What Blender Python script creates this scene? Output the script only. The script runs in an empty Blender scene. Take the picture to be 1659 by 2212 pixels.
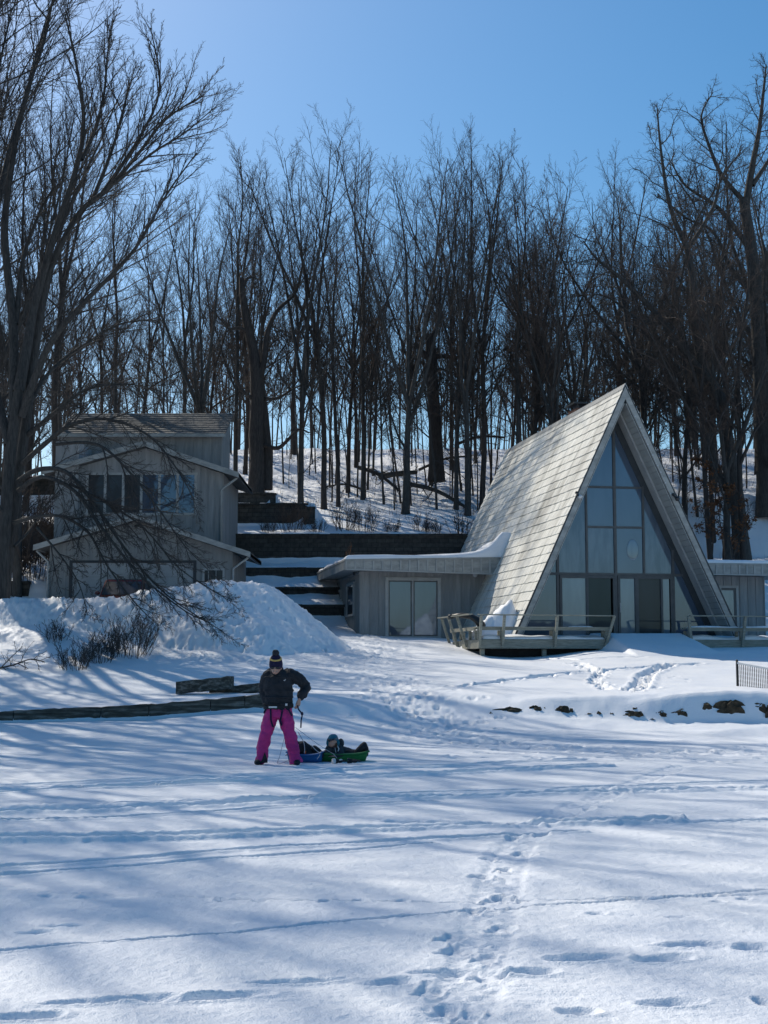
import bpy, bmesh, math, random
import numpy as np
from mathutils import Vector, Matrix, Quaternion
R = math.radians
C = bpy.context.scene.collection

# ------------------------------------------------------------------ camera
TILT = math.atan(324 / 3067.)
FPX, PCX, PCY, CAMZ = 3067., 829.5, 1106., 1.6
cam = bpy.data.cameras.new('camera')
cam_o = bpy.data.objects.new('camera', cam)
C.objects.link(cam_o)
cam_o.location = (0, 0, CAMZ)
cam_o.rotation_euler = (R(90) + TILT, 0, 0)
cam.lens = 36 * FPX / 2212.
cam.sensor_width = 36
cam.clip_start = 0.1
cam.clip_end = 9000
bpy.context.scene.camera = cam_o

# ------------------------------------------------------------------ light
SUN_AZ, SUN_EL = R(36), R(42.5)          # azimuth to the left of straight ahead
to_sun = Vector((-math.sin(SUN_AZ) * math.cos(SUN_EL), math.cos(SUN_AZ) * math.cos(SUN_EL), math.sin(SUN_EL)))
world = bpy.data.worlds.new('World')
bpy.context.scene.world = world
world.use_nodes = True
wn = world.node_tree
bg = wn.nodes['Background']
sky = wn.nodes.new('ShaderNodeTexSky')
sky.sky_type = 'NISHITA'
sky.sun_disc = False
sky.sun_elevation = SUN_EL
sky.sun_rotation = -SUN_AZ
sky.air_density = 1.0
sky.dust_density = 0.9
sky.ozone_density = 2.5
hs = wn.nodes.new('ShaderNodeHueSaturation')          # deep, cold winter blue
hs.inputs['Saturation'].default_value = 1.40
hs.inputs['Hue'].default_value = 0.493
wn.links.new(sky.outputs['Color'], hs.inputs['Color'])
wn.links.new(hs.outputs['Color'], bg.inputs['Color'])
bg.inputs['Strength'].default_value = 0.116
sun = bpy.data.lights.new('sun', 'SUN')
sun.energy = 3.9
sun.angle = R(0.5)
sun.color = (1.0, 0.925, 0.80)
sun_o = bpy.data.objects.new('sun', sun)
C.objects.link(sun_o)
sun_o.location = (-30, 40, 60)
sun_o.rotation_euler = to_sun.to_track_quat('Z', 'Y').to_euler()
vs = bpy.context.scene.view_settings
vs.view_transform = 'Standard'
vs.look = 'None'
vs.gamma = 1.0
vs.exposure = 0.06
bpy.context.scene.cycles.max_bounces = 6
bpy.context.scene.cycles.diffuse_bounces = 3
bpy.context.scene.cycles.transparent_max_bounces = 6


# ------------------------------------------------------------------ survey helpers (photo survey -> metres)
_ct, _st = math.cos(TILT), math.sin(TILT)
def ray(px, py):
    a = (px - PCX) / FPX; b = (PCY - py) / FPX
    return np.array([a, _ct - b * _st, _st + b * _ct])
def at(px, py, Y):
    d = ray(px, py)
    return d * (Y / d[1]) + np.array([0, 0, CAMZ])
def lake(px, py, z=0.0):
    d = ray(px, py)
    return d * ((z - CAMZ) / d[2]) + np.array([0, 0, CAMZ])


# ------------------------------------------------------------------ materials
def nt(name):
    m = bpy.data.materials.new(name); m.use_nodes = True
    return m, m.node_tree.nodes, m.node_tree.links, m.node_tree.nodes['Principled BSDF']
def ramp(N, stops):
    r = N.new('ShaderNodeValToRGB')
    e = r.color_ramp.elements
    while len(e) < len(stops): e.new(0.5)
    for k, (p, c) in enumerate(stops):
        e[k].position = p; e[k].color = (*c, 1)
    return r
def mat(name, c1, c2=None, scale=4.0, stretch=(1, 1, 1), rough=0.8, bump=0.0, bscale=None, metallic=0.0, spec=0.3, detail=6, lo=0.35, hi=0.65, coord='Object', mid=None):
    m, N, L, P = nt(name)
    P.inputs['Roughness'].default_value = rough
    P.inputs['Metallic'].default_value = metallic
    P.inputs['Specular IOR Level'].default_value = spec
    tc = N.new('ShaderNodeTexCoord'); mp = N.new('ShaderNodeMapping')
    mp.inputs['Scale'].default_value = stretch
    L.new(tc.outputs[coord], mp.inputs['Vector'])
    nz = N.new('ShaderNodeTexNoise')
    nz.inputs['Scale'].default_value = scale; nz.inputs['Detail'].default_value = detail
    nz.inputs['Roughness'].default_value = 0.6
    L.new(mp.outputs[0], nz.inputs['Vector'])
    c2 = c2 or tuple(v * 0.8 for v in c1)
    st = [(lo, c1), (hi, c2)] if mid is None else [(lo, c1), ((lo + hi) / 2, mid), (hi, c2)]
    r = ramp(N, st)
    L.new(nz.outputs['Fac'], r.inputs['Fac'])
    L.new(r.outputs['Color'], P.inputs['Base Color'])
    if bump:
        n2 = N.new('ShaderNodeTexNoise'); n2.inputs['Scale'].default_value = bscale or scale * 3
        n2.inputs['Detail'].default_value = 5
        L.new(mp.outputs[0], n2.inputs['Vector'])
        b = N.new('ShaderNodeBump'); b.inputs['Strength'].default_value = bump; b.inputs['Distance'].default_value = 0.03
        L.new(n2.outputs['Fac'], b.inputs['Height'])
        L.new(b.outputs['Normal'], P.inputs['Normal'])
    return m

def snow_material():
    m, N, L, P = nt('snow')
    P.inputs['Base Color'].default_value = (0.86, 0.88, 0.91, 1)
    P.inputs['Roughness'].default_value = 0.55
    P.inputs['Specular IOR Level'].default_value = 0.35
    g = N.new('ShaderNodeNewGeometry')
    cn = N.new('ShaderNodeTexNoise'); cn.inputs['Scale'].default_value = 0.9; cn.inputs['Detail'].default_value = 4
    L.new(g.outputs['Position'], cn.inputs['Vector'])
    cr = ramp(N, [(0.3, (0.80, 0.83, 0.88)), (0.7, (0.90, 0.91, 0.92))])
    L.new(cn.outputs['Fac'], cr.inputs['Fac']); L.new(cr.outputs['Color'], P.inputs['Base Color'])
    b1 = N.new('ShaderNodeTexNoise'); b1.inputs['Scale'].default_value = 22; b1.inputs['Detail'].default_value = 5
    b1.inputs['Roughness'].default_value = 0.7
    L.new(g.outputs['Position'], b1.inputs['Vector'])
    bb = N.new('ShaderNodeBump'); bb.inputs['Strength'].default_value = 0.55; bb.inputs['Distance'].default_value = 0.02
    L.new(b1.outputs['Fac'], bb.inputs['Height'])
    b2 = N.new('ShaderNodeTexNoise'); b2.inputs['Scale'].default_value = 95; b2.inputs['Detail'].default_value = 2
    L.new(g.outputs['Position'], b2.inputs['Vector'])
    b3 = N.new('ShaderNodeBump'); b3.inputs['Strength'].default_value = 0.6; b3.inputs['Distance'].default_value = 0.010
    L.new(b2.outputs['Fac'], b3.inputs['Height']); L.new(bb.outputs['Normal'], b3.inputs['Normal'])
    L.new(b3.outputs['Normal'], P.inputs['Normal'])
    return m

M = {}
M['snow'] = snow_material()
M['bark'] = mat('bark', (0.040, 0.038, 0.036), (0.080, 0.076, 0.070), 3.0, (6, 6, 1), 0.9, 0.7, 8)
M['bark_pale'] = mat('bark_pale', (0.085, 0.075, 0.06), (0.16, 0.14, 0.115), 3.0, (6, 6, 0.8), 0.9, 0.7, 8)
M['bark_brown'] = mat('bark_brown', (0.036, 0.031, 0.029), (0.072, 0.060, 0.053), 3.0, (6, 6, 1), 0.9, 0.7, 8)
M['twig'] = mat('twig', (0.042, 0.039, 0.037), (0.070, 0.064, 0.060), 2.0, rough=0.85)
M['twig_red'] = mat('twig_red', (0.06, 0.045, 0.038), (0.10, 0.074, 0.06), 2.0, rough=0.85)
M['leaf'] = mat('dead_leaf', (0.10, 0.045, 0.022), (0.20, 0.09, 0.04), 3.0, rough=0.8)
M['siding'] = mat('weathered_siding', (0.225, 0.235, 0.235), (0.32, 0.325, 0.32), 1.6, (3, 3, 0.35), 0.85, 0.35, 9, mid=(0.265, 0.272, 0.27))
M['siding_tan'] = mat('tan_siding', (0.19, 0.197, 0.195), (0.26, 0.265, 0.255), 1.3, (3, 3, 0.35), 0.85, 0.3, 9)
M['fascia'] = mat('fascia_paint', (0.24, 0.25, 0.24), (0.38, 0.385, 0.365), 2.2, (1, 1, 2), 0.8, 0.3, 10)
M['trim'] = mat('pale_trim', (0.31, 0.32, 0.315), (0.40, 0.405, 0.39), 2.5, rough=0.7, bump=0.15)
M['soffit'] = mat('soffit_paint', (0.30, 0.315, 0.305), (0.37, 0.385, 0.37), 1.5, rough=0.75)
M['dark_trim'] = mat('dark_trim', (0.035, 0.042, 0.048), (0.05, 0.056, 0.06), 3, rough=0.5)
M['bronze'] = mat('bronze_frame', (0.05, 0.055, 0.06), (0.075, 0.08, 0.082), 3, rough=0.45, spec=0.5)
M['deck_wood'] = mat('deck_wood', (0.20, 0.20, 0.165), (0.33, 0.325, 0.27), 3, (1, 8, 8), 0.85, 0.3, 12)
M['dark'] = mat('painted_shade', (0.015, 0.014, 0.013), (0.03, 0.028, 0.025), 3, rough=0.95)
M['timber'] = mat('old_timber', (0.035, 0.034, 0.029), (0.19, 0.185, 0.165), 2.2, (0.7, 7, 7), 0.9, 0.6, 10, mid=(0.075, 0.073, 0.062))
M['block'] = None
M['shingle'] = mat('grey_shingles', (0.09, 0.09, 0.088), (0.17, 0.165, 0.155), 3, (1, 4, 4), 0.9, 0.4, 14)
M['soil'] = mat('soil', (0.03, 0.024, 0.016), (0.085, 0.068, 0.044), 6, rough=0.95, bump=0.9, bscale=22)
M['brick'] = mat('brick', (0.10, 0.05, 0.035), (0.18, 0.085, 0.06), 9, rough=0.9, bump=0.4)
M['black_metal'] = mat('black_metal', (0.012, 0.012, 0.013), (0.022, 0.022, 0.023), 4, rough=0.45, spec=0.5)
M['white_metal'] = mat('white_metal', (0.55, 0.57, 0.58), (0.65, 0.66, 0.66), 4, rough=0.5)
M['red_paint'] = mat('red_paint', (0.35, 0.02, 0.04), (0.42, 0.03, 0.05), 4, rough=0.4)
M['door_white'] = mat('garage_door', (0.29, 0.30, 0.30), (0.34, 0.35, 0.345), 2, rough=0.6)

def block_material():
    m, N, L, P = nt('retaining_block')
    P.inputs['Roughness'].default_value = 0.95
    tc = N.new('ShaderNodeTexCoord'); mp = N.new('ShaderNodeMapping')
    mp.inputs['Rotation'].default_value = (R(90), 0, 0)
    L.new(tc.outputs['Object'], mp.inputs['Vector'])
    br = N.new('ShaderNodeTexBrick')
    br.inputs['Scale'].default_value = 1.0
    br.inputs['Brick Width'].default_value = 0.42; br.inputs['Row Height'].default_value = 0.2
    br.inputs['Mortar Size'].default_value = 0.012; br.inputs['Mortar Smooth'].default_value = 0.3
    br.inputs['Color1'].default_value = (0.045, 0.042, 0.037, 1); br.inputs['Color2'].default_value = (0.068, 0.063, 0.056, 1)
    br.inputs['Mortar'].default_value = (0.022, 0.022, 0.02, 1)
    L.new(mp.outputs[0], br.inputs['Vector'])
    nz = N.new('ShaderNodeTexNoise'); nz.inputs['Scale'].default_value = 5; nz.inputs['Detail'].default_value = 6
    L.new(tc.outputs['Object'], nz.inputs['Vector'])
    r = ramp(N, [(0.3, (0.55, 0.55, 0.55)), (0.7, (1.15, 1.15, 1.1))])
    L.new(nz.outputs['Fac'], r.inputs['Fac'])
    mx = N.new('ShaderNodeMix'); mx.data_type = 'RGBA'; mx.blend_type = 'MULTIPLY'; mx.inputs[0].default_value = 1
    L.new(br.outputs['Color'], mx.inputs[6]); L.new(r.outputs['Color'], mx.inputs[7])
    L.new(mx.outputs[2], P.inputs['Base Color'])
    b = N.new('ShaderNodeBump'); b.inputs['Strength'].default_value = 0.5; b.inputs['Distance'].default_value = 0.03
    L.new(br.outputs['Fac'], b.inputs['Height']); b.invert = True
    b2 = N.new('ShaderNodeBump'); b2.inputs['Strength'].default_value = 0.6; b2.inputs['Distance'].default_value = 0.04
    L.new(nz.outputs['Fac'], b2.inputs['Height']); L.new(b.outputs['Normal'], b2.inputs['Normal'])
    L.new(b2.outputs['Normal'], P.inputs['Normal'])
    return m
M['block'] = block_material()

def shake_material():
    # weathered wooden shakes: pale, with darker grain and stains that run down the slope
    m, N, L, P = nt('roof_shakes')
    P.inputs['Roughness'].default_value = 0.8; P.inputs['Specular IOR Level'].default_value = 0.25
    uv = N.new('ShaderNodeUVMap'); uv.uv_map = 'UVMap'
    def noise(sx, sy, scale, det=6):
        mp = N.new('ShaderNodeMapping'); mp.inputs['Scale'].default_value = (sx, sy, 1)
        L.new(uv.outputs[0], mp.inputs['Vector'])
        n = N.new('ShaderNodeTexNoise'); n.inputs['Scale'].default_value = scale; n.inputs['Detail'].default_value = det
        n.inputs['Roughness'].default_value = 0.65
        L.new(mp.outputs[0], n.inputs['Vector']); return n
    a = noise(9, 0.9, 1.3); b = noise(1.0, 0.16, 1.1, 5); c = noise(0.30, 0.22, 1.0, 3)
    ra = ramp(N, [(0.34, (0.70, 0.70, 0.68)), (0.60, (1, 1, 1))])
    rb = ramp(N, [(0.34, (0.66, 0.66, 0.65)), (0.50, (1, 1, 1))])
    rc = ramp(N, [(0.36, (0.70, 0.70, 0.70)), (0.50, (1, 1, 1))])
    for n, r in ((a, ra), (b, rb), (c, rc)): L.new(n.outputs['Fac'], r.inputs['Fac'])
    m1 = N.new('ShaderNodeMix'); m1.data_type = 'RGBA'; m1.blend_type = 'MULTIPLY'; m1.inputs[0].default_value = 1
    L.new(ra.outputs[0], m1.inputs[6]); L.new(rb.outputs[0], m1.inputs[7])
    m2 = N.new('ShaderNodeMix'); m2.data_type = 'RGBA'; m2.blend_type = 'MULTIPLY'; m2.inputs[0].default_value = 1
    L.new(m1.outputs[2], m2.inputs[6]); L.new(rc.outputs[0], m2.inputs[7])
    m3 = N.new('ShaderNodeMix'); m3.data_type = 'RGBA'; m3.blend_type = 'MULTIPLY'; m3.inputs[0].default_value = 1
    m3.inputs[7].default_value = (0.86, 0.845, 0.78, 1)
    L.new(m2.outputs[2], m3.inputs[6]); L.new(m3.outputs[2], P.inputs['Base Color'])
    # vertical joints between shakes
    br = N.new('ShaderNodeTexBrick'); br.inputs['Scale'].default_value = 1
    br.inputs['Brick Width'].default_value = 0.23; br.inputs['Row Height'].default_value = 0.36; br.inputs['Mortar Size'].default_value = 0.006
    L.new(uv.outputs[0], br.inputs['Vector'])
    bp = N.new('ShaderNodeBump'); bp.invert = True; bp.inputs['Strength'].default_value = 0.5; bp.inputs['Distance'].default_value = 0.02
    L.new(br.outputs['Fac'], bp.inputs['Height'])
    bp2 = N.new('ShaderNodeBump'); bp2.inputs['Strength'].default_value = 0.4; bp2.inputs['Distance'].default_value = 0.02
    L.new(a.outputs['Fac'], bp2.inputs['Height']); L.new(bp.outputs['Normal'], bp2.inputs['Normal'])
    L.new(bp2.outputs['Normal'], P.inputs['Normal'])
    return m
M['shake'] = shake_material()

def glass_material(name, c1, c2, refl=0.35, scale=0.7, tint=(0.6, 0.78, 1.0)):
    # window glass: what hangs behind it (blinds, curtains, dim room), on blue panes a tint standing in for reflected sky, plus a mirror of the sky in front
    m, N, L, P = nt(name)
    P.inputs['Roughness'].default_value = 0.6
    tc = N.new('ShaderNodeTexCoord'); mp = N.new('ShaderNodeMapping'); mp.inputs['Scale'].default_value = (2.5, 2.5, 0.5)
    L.new(tc.outputs['Object'], mp.inputs['Vector'])
    nz = N.new('ShaderNodeTexNoise'); nz.inputs['Scale'].default_value = scale; nz.inputs['Detail'].default_value = 3
    L.new(mp.outputs[0], nz.inputs['Vector'])
    r = ramp(N, [(0.35, c1), (0.65, c2)]); L.new(nz.outputs['Fac'], r.inputs['Fac'])
    L.new(r.outputs['Color'], P.inputs['Base Color'])
    gl = N.new('ShaderNodeBsdfGlossy'); gl.inputs['Roughness'].default_value = 0.02; gl.inputs['Color'].default_value = (*tint, 1)
    wob = N.new('ShaderNodeTexNoise'); wob.inputs['Scale'].default_value = 0.8
    L.new(tc.outputs['Object'], wob.inputs['Vector'])
    bp = N.new('ShaderNodeBump'); bp.inputs['Strength'].default_value = 0.04; bp.inputs['Distance'].default_value = 0.05
    L.new(wob.outputs['Fac'], bp.inputs['Height']); L.new(bp.outputs['Normal'], gl.inputs['Normal'])
    fr = N.new('ShaderNodeFresnel'); fr.inputs['IOR'].default_value = 1.5
    ad = N.new('ShaderNodeMath'); ad.operation = 'ADD'; ad.use_clamp = True; ad.inputs[1].default_value = refl
    L.new(fr.outputs[0], ad.inputs[0])
    mx = N.new('ShaderNodeMixShader'); L.new(ad.outputs[0], mx.inputs[0])
    L.new(P.outputs[0], mx.inputs[1]); L.new(gl.outputs[0], mx.inputs[2])
    L.new(mx.outputs[0], N['Material Output'].inputs['Surface'])
    return m
M['glass'] = glass_material('window_glass', (0.022, 0.045, 0.08), (0.04, 0.068, 0.11), 0.07)
M['glass_soft'] = glass_material('drawn_curtain_glass', (0.03, 0.055, 0.085), (0.085, 0.115, 0.15), 0.05, 2.2)
M['glass_dark'] = glass_material('dark_glass', (0.012, 0.014, 0.016), (0.02, 0.024, 0.028), 0.0, tint=(.35, .45, .55))
M['glass_curtain'] = glass_material('curtained_glass', (0.09, 0.13, 0.165), (0.14, 0.18, 0.21), 0.07, 1.2)
M['glass_screen'] = glass_material('screened_glass', (0.008, 0.013, 0.016), (0.014, 0.022, 0.026), 0.0, tint=(.25, .4, .45))

# ------------------------------------------------------------------ object helpers
def tag(o, label=None, cat=None, group=None, kind=None):
    if label: o['label'] = label
    if cat: o['category'] = cat
    if group: o['group'] = group
    if kind: o['kind'] = kind
    return o
def thing(name, label, cat, loc=(0, 0, 0), rz=0.0, group=None):
    o = bpy.data.objects.new(name, None); C.objects.link(o)
    o.location = loc; o.rotation_euler = (0, 0, rz); o.empty_display_size = 0.2
    return tag(o, label, cat, group)
def put(name, me, parent=None):
    o = bpy.data.objects.new(name, me); C.objects.link(o)
    if parent is not None: o.parent = parent
    return o
def copy_tree(o, parent=None):
    c = o.copy(); C.objects.link(c)
    if parent is not None: c.parent = parent
    for ch in o.children: copy_tree(ch, c)
    return c

class MB:
    """collects shapes for ONE mesh object"""
    def __init__(s): s.v = []; s.f = []; s.uv = None; s.sm = []
    def add(s, vs, fs, smooth=False):
        n = len(s.v); s.v += [tuple(map(float, p)) for p in vs]
        s.f += [tuple(i + n for i in f) for f in fs]; s.sm += [smooth] * len(fs)
        return s
    def hexa(s, p):   # 8 corners: bottom loop then top loop
        return s.add(p, [(3, 2, 1, 0), (4, 5, 6, 7), (0, 1, 5, 4), (1, 2, 6, 5), (2, 3, 7, 6), (3, 0, 4, 7)])
    def box(s, a, b):
        x0, y0, z0 = a; x1, y1, z1 = b
        return s.hexa([(x0, y0, z0), (x1, y0, z0), (x1, y1, z0), (x0, y1, z0), (x0, y0, z1), (x1, y0, z1), (x1, y1, z1), (x0, y1, z1)])
    def bar(s, p, q, w, h, up=(0, 0, 1)):
        p, q, up = Vector(p), Vector(q), Vector(up)
        d = (q - p).normalized(); a = d.cross(up)
        if a.length < 1e-4: a = d.cross(Vector((1, 0, 0)))
        a.normalize(); b = a.cross(d).normalized(); a *= w / 2; b *= h / 2
        return s.hexa([p - a - b, p + a - b, q + a - b, q - a - b, p - a + b, p + a + b, q + a + b, q - a + b])
    def prism(s, poly, vec):
        n = len(poly); vec = Vector(vec); top = [tuple(Vector(p) + vec) for p in poly]
        fs = [tuple(range(n))[::-1], tuple(range(n, 2 * n))] + [(i, (i + 1) % n, n + (i + 1) % n, n + i) for i in range(n)]
        return s.add(list(poly) + top, fs)
    def tube(s, pts, rad, n=8, cap=True, flat=1.0, smooth=True):
        pts = [Vector(p) for p in pts]
        if not hasattr(rad, '__len__'): rad = [rad] * len(pts)
        vs = []
        d0 = (pts[-1] - pts[0])
        ref = Vector((0, 0, 1)) if abs(d0.normalized().z) < 0.8 else Vector((0, 1, 0))
        for i, p in enumerate(pts):
            t = (pts[min(i + 1, len(pts) - 1)] - pts[max(i - 1, 0)]).normalized()
            a = t.cross(ref).normalized(); b = a.cross(t)
            for k in range(n):
                an = 2 * math.pi * k / n
                vs.append(p + a * (math.cos(an) * rad[i]) + b * (math.sin(an) * rad[i] * flat))
        fs = [(i * n + k, i * n + (k + 1) % n, (i + 1) * n + (k + 1) % n, (i + 1) * n + k) for i in range(len(pts) - 1) for k in range(n)]
        if cap: fs += [tuple(range(n))[::-1], tuple(range((len(pts) - 1) * n, len(pts) * n))]
        return s.add(vs, fs, smooth)
    def ball(s, c, r, seg=12, rings=8, rot=None):
        if not hasattr(r, '__len__'): r = (r, r, r)
        vs = []; q = Matrix.Rotation(rot[0], 3, rot[1]) if rot else None
        for i in range(rings + 1):
            ph = math.pi * i / rings
            for k in range(seg):
                th = 2 * math.pi * k / seg
                p = Vector((r[0] * math.sin(ph) * math.cos(th), r[1] * math.sin(ph) * math.sin(th), r[2] * math.cos(ph)))
                if q: p = q @ p
                vs.append(Vector(c) + p)
        fs = []
        for i in range(rings):
            for k in range(seg):
                fs.append((i * seg + k, (i + 1) * seg + k, (i + 1) * seg + (k + 1) % seg, i * seg + (k + 1) % seg))
        return s.add(vs, fs, True)
    def mesh(s, name, material):
        me = bpy.data.meshes.new(name)
        me.from_pydata(s.v, [], s.f)
        me.polygons.foreach_set('use_smooth', s.sm)
        if material is not None: me.materials.append(material)
        me.validate(); me.update()
        return me
    def build(s, name, material, parent=None, bevel=0):
        me = s.mesh(name, material)
        bm = bmesh.new(); bm.from_mesh(me)
        if not any(s.sm): bmesh.ops.recalc_face_normals(bm, faces=bm.faces)
        else:
            bmesh.ops.remove_doubles(bm, verts=bm.verts, dist=1e-6)
            bmesh.ops.recalc_face_normals(bm, faces=bm.faces)
        bm.to_mesh(me); bm.free()
        o = put(name, me, parent)
        if bevel:
            b = o.modifiers.new('bevel', 'BEVEL'); b.width = bevel; b.segments = 2; b.limit_method = 'ANGLE'
        return o
def box_obj(name, a, b, m, parent=None, bevel=0): return MB().box(a, b).build(name, M[m] if isinstance(m, str) else m, parent, bevel)
def grid_mesh(name, X, Y, Z, material, smooth=True):
    ny, nx = X.shape
    me = bpy.data.meshes.new(name)
    co = np.stack([X, Y, Z], -1).reshape(-1, 3).astype(np.float32)
    idx = np.arange(ny * nx).reshape(ny, nx)
    q = np.stack([idx[:-1, :-1], idx[:-1, 1:], idx[1:, 1:], idx[1:, :-1]], -1).reshape(-1, 4)
    me.vertices.add(len(co)); me.vertices.foreach_set('co', co.ravel())
    me.loops.add(q.size); me.loops.foreach_set('vertex_index', q.ravel().astype(np.int32))
    me.polygons.add(len(q))
    me.polygons.foreach_set('loop_start', np.arange(0, q.size, 4, dtype=np.int32))
    me.polygons.foreach_set('loop_total', np.full(len(q), 4, dtype=np.int32))
    me.polygons.foreach_set('use_smooth', np.full(len(q), smooth))
    me.materials.append(material); me.update(); me.validate()
    return me

# ------------------------------------------------------------------ noise (numpy)
def _hash(ix, iy, seed):
    h = (ix.astype(np.int64) * 374761393 + iy.astype(np.int64) * 668265263 + seed * 974711) & 0xffffffff
    h = ((h ^ (h >> 13)) * 1274126177) & 0xffffffff
    return (h ^ (h >> 16)) & 0xffff
def perlin(x, y, seed=0):
    ix = np.floor(x); iy = np.floor(y); fx = x - ix; fy = y - iy
    def g(dx, dy):
        a = _hash(ix + dx, iy + dy, seed) * (2 * np.pi / 65536)
        return np.cos(a) * (fx - dx) + np.sin(a) * (fy - dy)
    u = fx * fx * fx * (fx * (fx * 6 - 15) + 10); v = fy * fy * fy * (fy * (fy * 6 - 15) + 10)
    return ((g(0, 0) * (1 - u) + g(1, 0) * u) * (1 - v) + (g(0, 1) * (1 - u) + g(1, 1) * u) * v) * 1.4
def chunks(x, y, size, hgt, tilt, seed):
    """angular lumps: each Voronoi cell is a tilted little plate"""
    gx, gy = x / size, y / size; ix, iy = np.floor(gx), np.floor(gy)
    best = np.full(x.shape, 1e9); out = np.zeros(x.shape)
    for dx in (-1, 0, 1):
        for dy in (-1, 0, 1):
            a, b = ix + dx, iy + dy
            fx = a + _hash(a, b, seed) / 65536.; fy = b + _hash(a, b, seed + 1) / 65536.
            d = (gx - fx) ** 2 + (gy - fy) ** 2; m = d < best
            h = hgt * (_hash(a, b, seed + 2) / 32768. - 1) + size * tilt * ((gx - fx) * (_hash(a, b, seed + 3) / 32768. - 1) + (gy - fy) * (_hash(a, b, seed + 4) / 32768. - 1))
            out = np.where(m, h, out); best = np.where(m, d, best)
    return out
def sstep(a, b, x):
    t = np.clip((x - a) / (b - a), 0, 1); return t * t * (3 - 2 * t)

# ------------------------------------------------------------------ the lie of the land
HOUSE = (8.611, 50.0); HTH = 0.1768
cU = np.array([math.cos(HTH), math.sin(HTH)]); cR = np.array([-math.sin(HTH), math.cos(HTH)])
def house_xy(u, r): return np.array(HOUSE) + u * cU + r * cR
hill = [(78, 10.6), (85, 12.6), (93, 15.0), (100, 16.6), (112, 17.4), (140, 17.0), (220, 15), (400, 10), (1000, 4), (4000, 0)]
terr = [(61.0, 3.5), (61.45, 4.08), (62.5, 4.5), (62.95, 4.9), (64.0, 5.38), (64.45, 5.88), (65.7, 6.25), (66.25, 7.6), (72, 9.15)]
STN = [
    (-40, [(-400, 0), (27, 0), (31, .3), (33, .8), (40, 1.8), (47, 3.9), (57, 5), (66, 8), (75, 10.2)] + [(a, b * .86) for a, b in hill[1:]]),
    (-14, [(-400, 0), (27, 0), (31.5, .14), (32.55, .16), (32.85, .37), (36, .85), (40, 1.45), (44, 2.5), (47, 3.5), (50, 3.75), (56.6, 3.95), (57.1, 4.85), (63.4, 6.5), (63.7, 6.6), (64.2, 7.8), (67.4, 9.0), (67.9, 10.5), (72, 10.9), (78, 11.6)] + [(a, b * .9) for a, b in hill[1:]]),
    (-10.4, [(-400, 0), (27, 0), (31.6, .16), (32.55, .18), (32.85, .40), (36, .85), (41, 1.8), (44, 2.6), (47, 3.3), (50, 3.4), (62, 3.4), (67, 7.6), (72, 9.2)] + hill),
    (-6.0, [(-400, 0), (27.5, 0), (31.6, .24), (32.55, .27), (32.85, .56), (36, .82), (41, 1.65), (44, 2.1), (47, 2.8), (50, 3.2), (58, 3.4)] + terr + hill),
    (-2.6, [(-400, 0), (28, 0), (31, .32), (32.55, .50), (32.9, .80), (36, .90), (40, 1.36), (44, 1.8), (50, 2.35), (56, 2.75), (60, 3.1)] + terr + hill),
    (1.5, [(-400, 0), (29, 0), (31.6, .12), (33.0, .38), (34.4, .78), (36.5, .98), (40, 1.3), (45, 1.72), (48, 1.95), (52, 2.35), (58, 2.6), (60, 3.1)] + terr + hill),
    (4.6, [(-400, 0), (30, 0), (32.0, .12), (33.05, .32), (33.7, .80), (36, .98), (40, 1.28), (45, 1.60), (46.8, 1.66), (51, 2.0), (58, 2.45), (62, 3.4), (65.7, 5.6), (66.25, 7.2), (72, 9.0)] + hill),
    (7.5, [(-400, 0), (30, 0), (32.0, .10), (32.9, .20), (33.42, .90), (36, 1.0), (40, 1.28), (45, 1.72), (47, 1.95), (51, 2.2), (66, 2.6), (70, 5.2), (75, 7.2)] + hill),
    (11.5, [(-400, 0), (30, 0), (31.8, .10), (32.75, .20), (33.25, .95), (36, 1.02), (40, 1.3), (45, 1.72), (47, 1.95), (51, 2.2), (66, 2.8), (70, 5.4), (75, 7.1)] + hill),
    (40, [(-400, 0), (30, 0), (33.5, .8), (45, 1.72), (51, 2.2), (66, 3.2), (75, 7.1)] + hill),
]
crest = [at(-140, 1300, 46), at(0, 1290, 46), at(100, 1284, 46), at(250, 1282, 46), at(330, 1268, 46), at(430, 1246, 46.3), at(500, 1246, 46.6), at(555, 1252, 47.2), at(580, 1262, 48.0)]
def pile_z(x, y):
    z = np.full(np.shape(x), -9.0)
    for a, b in zip(crest[:-1], crest[1:]):
        d = b - a; L2 = d[0] ** 2 + d[1] ** 2
        t = np.clip(((x - a[0]) * d[0] + (y - a[1]) * d[1]) / L2, 0, 1)
        dist = np.hypot(x - a[0] - t * d[0], y - a[1] - t * d[1])
        cz = a[2] + t * d[2]
        z = np.maximum(z, cz + 0.10 - 0.80 * np.sqrt(dist ** 2 + 0.08))
    return z
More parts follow.
